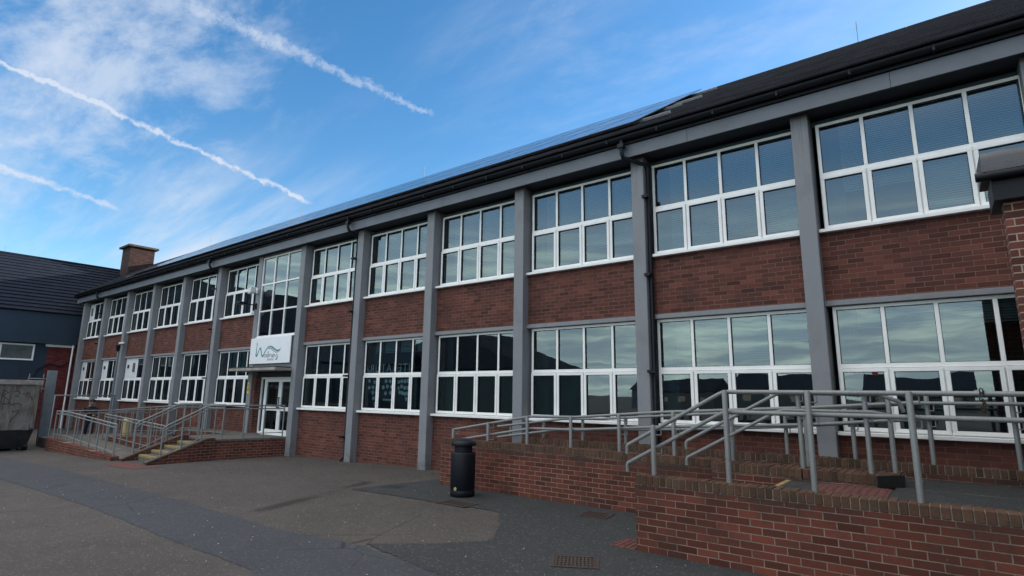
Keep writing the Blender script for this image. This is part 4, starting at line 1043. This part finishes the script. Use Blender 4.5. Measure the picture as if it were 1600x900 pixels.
# ------------------------------------------------------------------ waste skip at the left edge
SK = thing('waste_skip', (-23.5, -4.55, gz(-23)), 'large grey waste skip streaked with rust and dark scrawls at the left', 'skip')
fx = -22.6
zt, zk, zl = 1.98, .40, -.21
y0, y1 = -5.42, -3.93
sh = MB()
def sec(x, z, e): return [(x, y0+e, z), (x, y1-e*.3, z)]
fr_, bk = fx, fx-4.2
sh.add([(fr_, y0, zk), (fr_, y1, zk), (fr_, y1, zt), (fr_, y0, zt), (bk, y0, zk), (bk, y1, zk), (bk, y1, zt), (bk, y0, zt),
        (fr_-.06, y0+.06, zt), (fr_-.06, y1-.06, zt), (bk+.06, y1-.06, zt), (bk+.06, y0+.06, zt), (fr_-.06, y0+.06, zk+.1), (fr_-.06, y1-.06, zk+.1), (bk+.06, y1-.06, zk+.1), (bk+.06, y0+.06, zk+.1)],
       [(0, 1, 2, 3), (5, 4, 7, 6), (1, 5, 6, 2), (4, 0, 3, 7), (8, 9, 13, 12), (9, 10, 14, 13), (10, 11, 15, 14), (11, 8, 12, 15), (12, 13, 14, 15), (3, 2, 9, 8), (2, 6, 10, 9), (6, 7, 11, 10), (7, 3, 8, 11)])
sh.build('shell', M_SKIP, SK)
un = MB(); un.prism([(fr_-.34, y0+.04, zl), (fr_-.34, y1-.06, zl), (bk+.5, y1-.06, zl), (bk+.5, y0+.04, zl)], [(fr_-.004, y0+.002, zk-.002), (fr_-.004, y1-.002, zk-.002), (bk+.004, y1-.002, zk-.002), (bk+.004, y0+.002, zk-.002)])
un.build('shaded_underside', M_SKIPDARK, SK)  # near-black material puts the shade below the taper into the colour
rim = MB(); rim.box(fx-.02, fx+.07, y0-.05, y1+.05, zt-.13, zt+.02); rim.box(bk-.05, fx-.021, y0-.05, y0+.03, zt-.12, zt+.019); rim.box(bk-.05, fx-.021, y1-.03, y1+.05, zt-.12, zt+.019); rim.box(bk-.07, bk-.051, y0-.05, y1+.05, zt-.12, zt+.02)
rim.build('rim', M_RIM, SK, bevel=.012)
rb = MB(); rb.box(fx+.001, fx+.07, y1-.13, y1-.02, zk+.05, zt-.131); rb.box(fx+.001, fx+.055, y1-.30, y1-.15, zk-.02, zk+.2)
rb.build('corner_rib', M_SKIP, SK, bevel=.01)
gr = MB()
for pts in ([(.30, 1.62), (.27, 1.3)], [(.38, 1.68), (.36, 1.3)], [(.38, 1.68), (.46, 1.6), (.38, 1.5), (.48, 1.36)], [(.55, 1.62), (.62, 1.66), (.66, 1.56), (.58, 1.48), (.66, 1.46)],
            [(.36, 1.28), (.42, 1.22), (.50, 1.27), (.56, 1.2), (.63, 1.27), (.72, 1.2)], [(.56, 1.05), (.60, .97), (.66, 1.04), (.68, .97), (.62, .80), (.56, .65)], [(.70, 1.55), (.80, 1.6)], [(.85, 1.5), (.88, 1.35)]):
    gr.tube([(fx+.004, lerp(y0, y1, u), z) for u, z in pts], .008, 5)
gr.build('graffiti', M_SKIPDARK, SK)
for yy in (-4.10, -5.35): MB().tube([(fx-.28, yy, -.17), (fx-.28, yy+.12, -.17)], .11, 16).build('wheel', M_BLACK, SK)
lg = MB(); lg.box(bk+.6, fx-.36, y1-.42, y1-.30, -.30, -.205); lg.box(bk+.6, fx-.36, y0+.30, y0+.42, -.30, -.205)
lg.build('skids', M_SKIPDARK, SK)
GP = thing('gate_post', (-24.3, -3.12, gz(-24)), 'tall blue grey steel gate post between the skip and the ramp', 'post')
MB().box(-24.42, -24.30, -3.40, -3.12, gz(-24), 2.38).build('post', M_POSTBLUE, GP, bevel=.008)
lad = MB()
for z in (1.72, 2.08): lad.tube([(-24.36, -3.42, z), (-24.3, -3.95, z)], .018, 6)
for y in (-3.5, -3.9): lad.tube([(-24.35, y, 1.6), (-24.35, y, 2.25)], .018, 6)
lad.build('gate_frame', M_GALV, GP)
tag(MB().tube([(-27.5, -2.3, gz(-27)), (-27.5, -2.3, 1.46), (-27.5, -.2, 1.46), (-27.5, -.2, gz(-27))], .03, 8).build('guard_rail', M_POSTBLUE, origin=(-27.5, -1.2, gz(-27))), 'thin blue grey guard rail in front of the leftmost ground floor window', 'railing')

# ------------------------------------------------------------------ wing at the far left
WG = thing('school_wing', (-38, -8, gz(-38)), 'dark roofed school wing clad in navy panels at the left end', 'building')
wx = -35.2; wy0 = -24.0; wy1 = 9.0
MB().box(-47, wx, wy0, -1.05, -.6, 3.98).build('clad_wall', M_NAVY, WG)
sm_ = MB()
y = wy0
while y < -1.1: sm_.box(wx+.001, wx+.02, y, y+.03, -.3, 2.9); y += 1.1
sm_.build('cladding_joints', M_NAVY, WG)
MB().box(-47, wx-.002, -1.049, wy1, -.6, 3.99).build('brick_wall', M_BRICK_FAR, WG)
MB().box(-47, wx+.30, wy0-.05, wy1, 3.995, 5.56).build('fascia_band', M_NAVY, WG)
MB().box(wx-.05, wx+.08, -1.15, .1, 3.86, 3.99).build('white_trim', M_UPVC, WG)
wn = MB(); ring(wn, -4.9, -1.55, 3.12, 3.92, .07, 0, .06)
w2 = bpy.data.objects.new('window', None); COL.objects.link(w2); w2.parent = WG; w2.location = (0, 0, 0)
fr = MB()
ya_, yb_ = -5.6, -1.58
def rx(y0_, y1_, z0_, z1_, x0_=wx+.002, x1_=wx+.07): fr.box(x0_, x1_, y0_, y1_, z0_, z1_)
rx(ya_, yb_, 3.12, 3.19); rx(ya_, yb_, 3.86, 3.93)
for y in (ya_, -4.25, -2.93, yb_-.07): rx(y, y+.07, 3.19, 3.86)
fr.build('frame', M_UPVC, w2)
MB().box(wx+.012, wx+.022, ya_+.07, yb_-.07, 3.19, 3.86).build('glass', mat('dull_glass', plain((.10, .11, .11), .3, 2), .12), w2)
rw = MB(); ze_, zr_ = 5.58, 9.45; xe, xr_ = wx+.42, -41.2; Lr = math.hypot(xe-xr_, zr_-ze_); NRW = 17
for i in range(NRW):
    k0, k1 = i/NRW, (i+1)/NRW
    x0, z0, x1, z1 = lerp(xe, xr_, k0), lerp(ze_, zr_, k0), lerp(xe, xr_, k1), lerp(ze_, zr_, k1)
    rw.add([(x0, wy0-.3, z0), (x0, wy1, z0), (x0+.02, wy1, z0+.04), (x0+.02, wy0-.3, z0+.04), (x1, wy1, z1), (x1, wy0-.3, z1)], [(0, 1, 2, 3), (3, 2, 4, 5)])
rw.add([(xr_, wy0-.3, zr_), (xr_, wy1, zr_), (-47.4, wy1, 5.5), (-47.4, wy0-.3, 5.5)], [(0, 1, 2, 3)])
RW = rw.build('roof', M_ROOFW, WG)
rt = MB(); y = wy0-.3
while y < wy1: rt.tube([(xr_, y, zr_), (xr_, y+.44, zr_)], .10, 8); y += .45
rt.build('ridge_tiles', M_ROOFW, RW)
MB().add([(wx, wy0-.1, 5.5), (-47.2, wy0-.1, 5.5), (xr_, wy0-.1, zr_-.1)], [(0, 1, 2)]).build('gable', M_NAVY, WG)
MB().tube([(xr_, -2.4, zr_), (xr_, -2.4, zr_+.45)], .010, 6).build('lightning_rod', M_GALV, WG)
cb = MB(); cb.tube([(wx+.05, -1.5, 1.9), (wx+.06, -1.35, 2.7), (wx+.06, -.9, 3.0), (wx+.06, -.4, 2.85), (wx+.1, -.1, 3.1), (wx+.2, 0, 3.6)], .03, 6); cb.build('cable', M_BLACK, WG)

# ------------------------------------------------------------------ buildings across the yard, seen mirrored in the panes
def house(label, x0, x1, y0, y1, eave, ridge, along='x', chim=True, name='house', m=M_HOUSE, group=None):
    t_ = thing(name, ((x0+x1)/2, (y0+y1)/2, gz((x0+x1)/2)), label, 'house', group)
    MB().box(x0, x1, y0, y1, -.5, eave).build('wall', m, t_)
    o = .3
    if along == 'x':
        ym = (y0+y1)/2
        P = [(x0-o, y0-o, eave-.05), (x1+o, y0-o, eave-.05), (x1+o, y1+o, eave-.05), (x0-o, y1+o, eave-.05), (x0-o, ym, ridge), (x1+o, ym, ridge)]
        rf_ = MB().add(P, [(0, 1, 5, 4), (2, 3, 4, 5), (1, 2, 5), (3, 0, 4), (3, 2, 1, 0)])
        cpos = (x0+1.0, ym)
    else:
        xm = (x0+x1)/2
        P = [(x0-o, y0-o, eave-.05), (x1+o, y0-o, eave-.05), (x1+o, y1+o, eave-.05), (x0-o, y1+o, eave-.05), (xm, y0-o, ridge), (xm, y1+o, ridge)]
        rf_ = MB().add(P, [(1, 2, 5, 4), (3, 0, 4, 5), (2, 3, 5), (0, 1, 4), (3, 2, 1, 0)])
        cpos = (xm, y0+1)
    ro = rf_.build('roof', M_ROOFW, t_)
    if not chim: return t_
    if chim: MB().box(cpos[0]-.35, cpos[0]+.35, cpos[1]-.35, cpos[1]+.35, ridge-.6, ridge+.8).build('chimney', M_BRICK_FAR, ro)
    n = max(2, int((x1-x0)/3))
    for i in range(n):
        xm = lerp(x0, x1, (i+.5)/n)
        MB().box(xm-.5, xm+.5, y1+.001, y1+.06, eave*.4, eave*.4+.8).build('window', M_CONC, t_)
    return t_
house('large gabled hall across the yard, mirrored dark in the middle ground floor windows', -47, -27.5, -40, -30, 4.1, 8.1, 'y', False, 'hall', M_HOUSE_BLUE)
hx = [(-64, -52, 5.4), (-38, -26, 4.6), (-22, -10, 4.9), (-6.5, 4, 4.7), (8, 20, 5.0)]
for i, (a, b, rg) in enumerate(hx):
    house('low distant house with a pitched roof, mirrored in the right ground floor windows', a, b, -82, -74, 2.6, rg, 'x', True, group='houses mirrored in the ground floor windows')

# ------------------------------------------------------------------ leaf litter and specks
lf = MB(); rng = random.Random(3)
def leaf(x, y, s):
    a = rng.uniform(0, 6.28); z = gz(x)+.016
    q = [(s, 0), (.2*s, .5*s), (-s, .1*s), (-.1*s, -.45*s)]
    lf.add([(x+u*math.cos(a)-v_*math.sin(a), y+u*math.sin(a)+v_*math.cos(a), z+rng.uniform(0, .015)) for u, v_ in q], [(0, 1, 2, 3)])
for i in range(110): leaf(rng.uniform(-13.8, -7), -abs(rng.gauss(0, .7))-.03, rng.uniform(.012, .035))
for i in range(40): leaf(rng.uniform(-14, -2), rng.uniform(-4, -1.4), rng.uniform(.008, .02))
for i in range(24): leaf(rng.gauss(-4.6, .6), rng.gauss(-2.35, .2), rng.uniform(.010, .03))
for i in range(40): leaf(rng.uniform(-16, -1), rng.uniform(-7.5, -3.6), rng.uniform(.006, .014))
tag(lf.build('leaf_litter', mat('dead_leaf', plain((.035, .028, .020), .5, 8), .9)), 'scattered dead leaves on the tarmac', 'leaves', kind='stuff')
spk = MB()
for i in range(300):
    x = rng.uniform(-14, 0); y = rng.uniform(-7.5, -1.3); s_ = rng.choice((.003, .003, .004, .005, .006, .008)); z = gz(x)+.014
    if y > -3.3 and x > -1.7: continue
    spk.add([(x-s_, y-s_, z), (x+s_, y-s_*.6, z), (x+s_*.5, y+s_, z), (x-s_*.6, y+s_*.7, z), (x, y, z+s_)], [(0, 1, 4), (1, 2, 4), (2, 3, 4), (3, 0, 4)])
tag(spk.build('grit_specks', mat('white_chips', plain((.34, .33, .31), .2, 30), .8)), 'pale grit specks scattered on the tarmac', 'grit', kind='stuff')
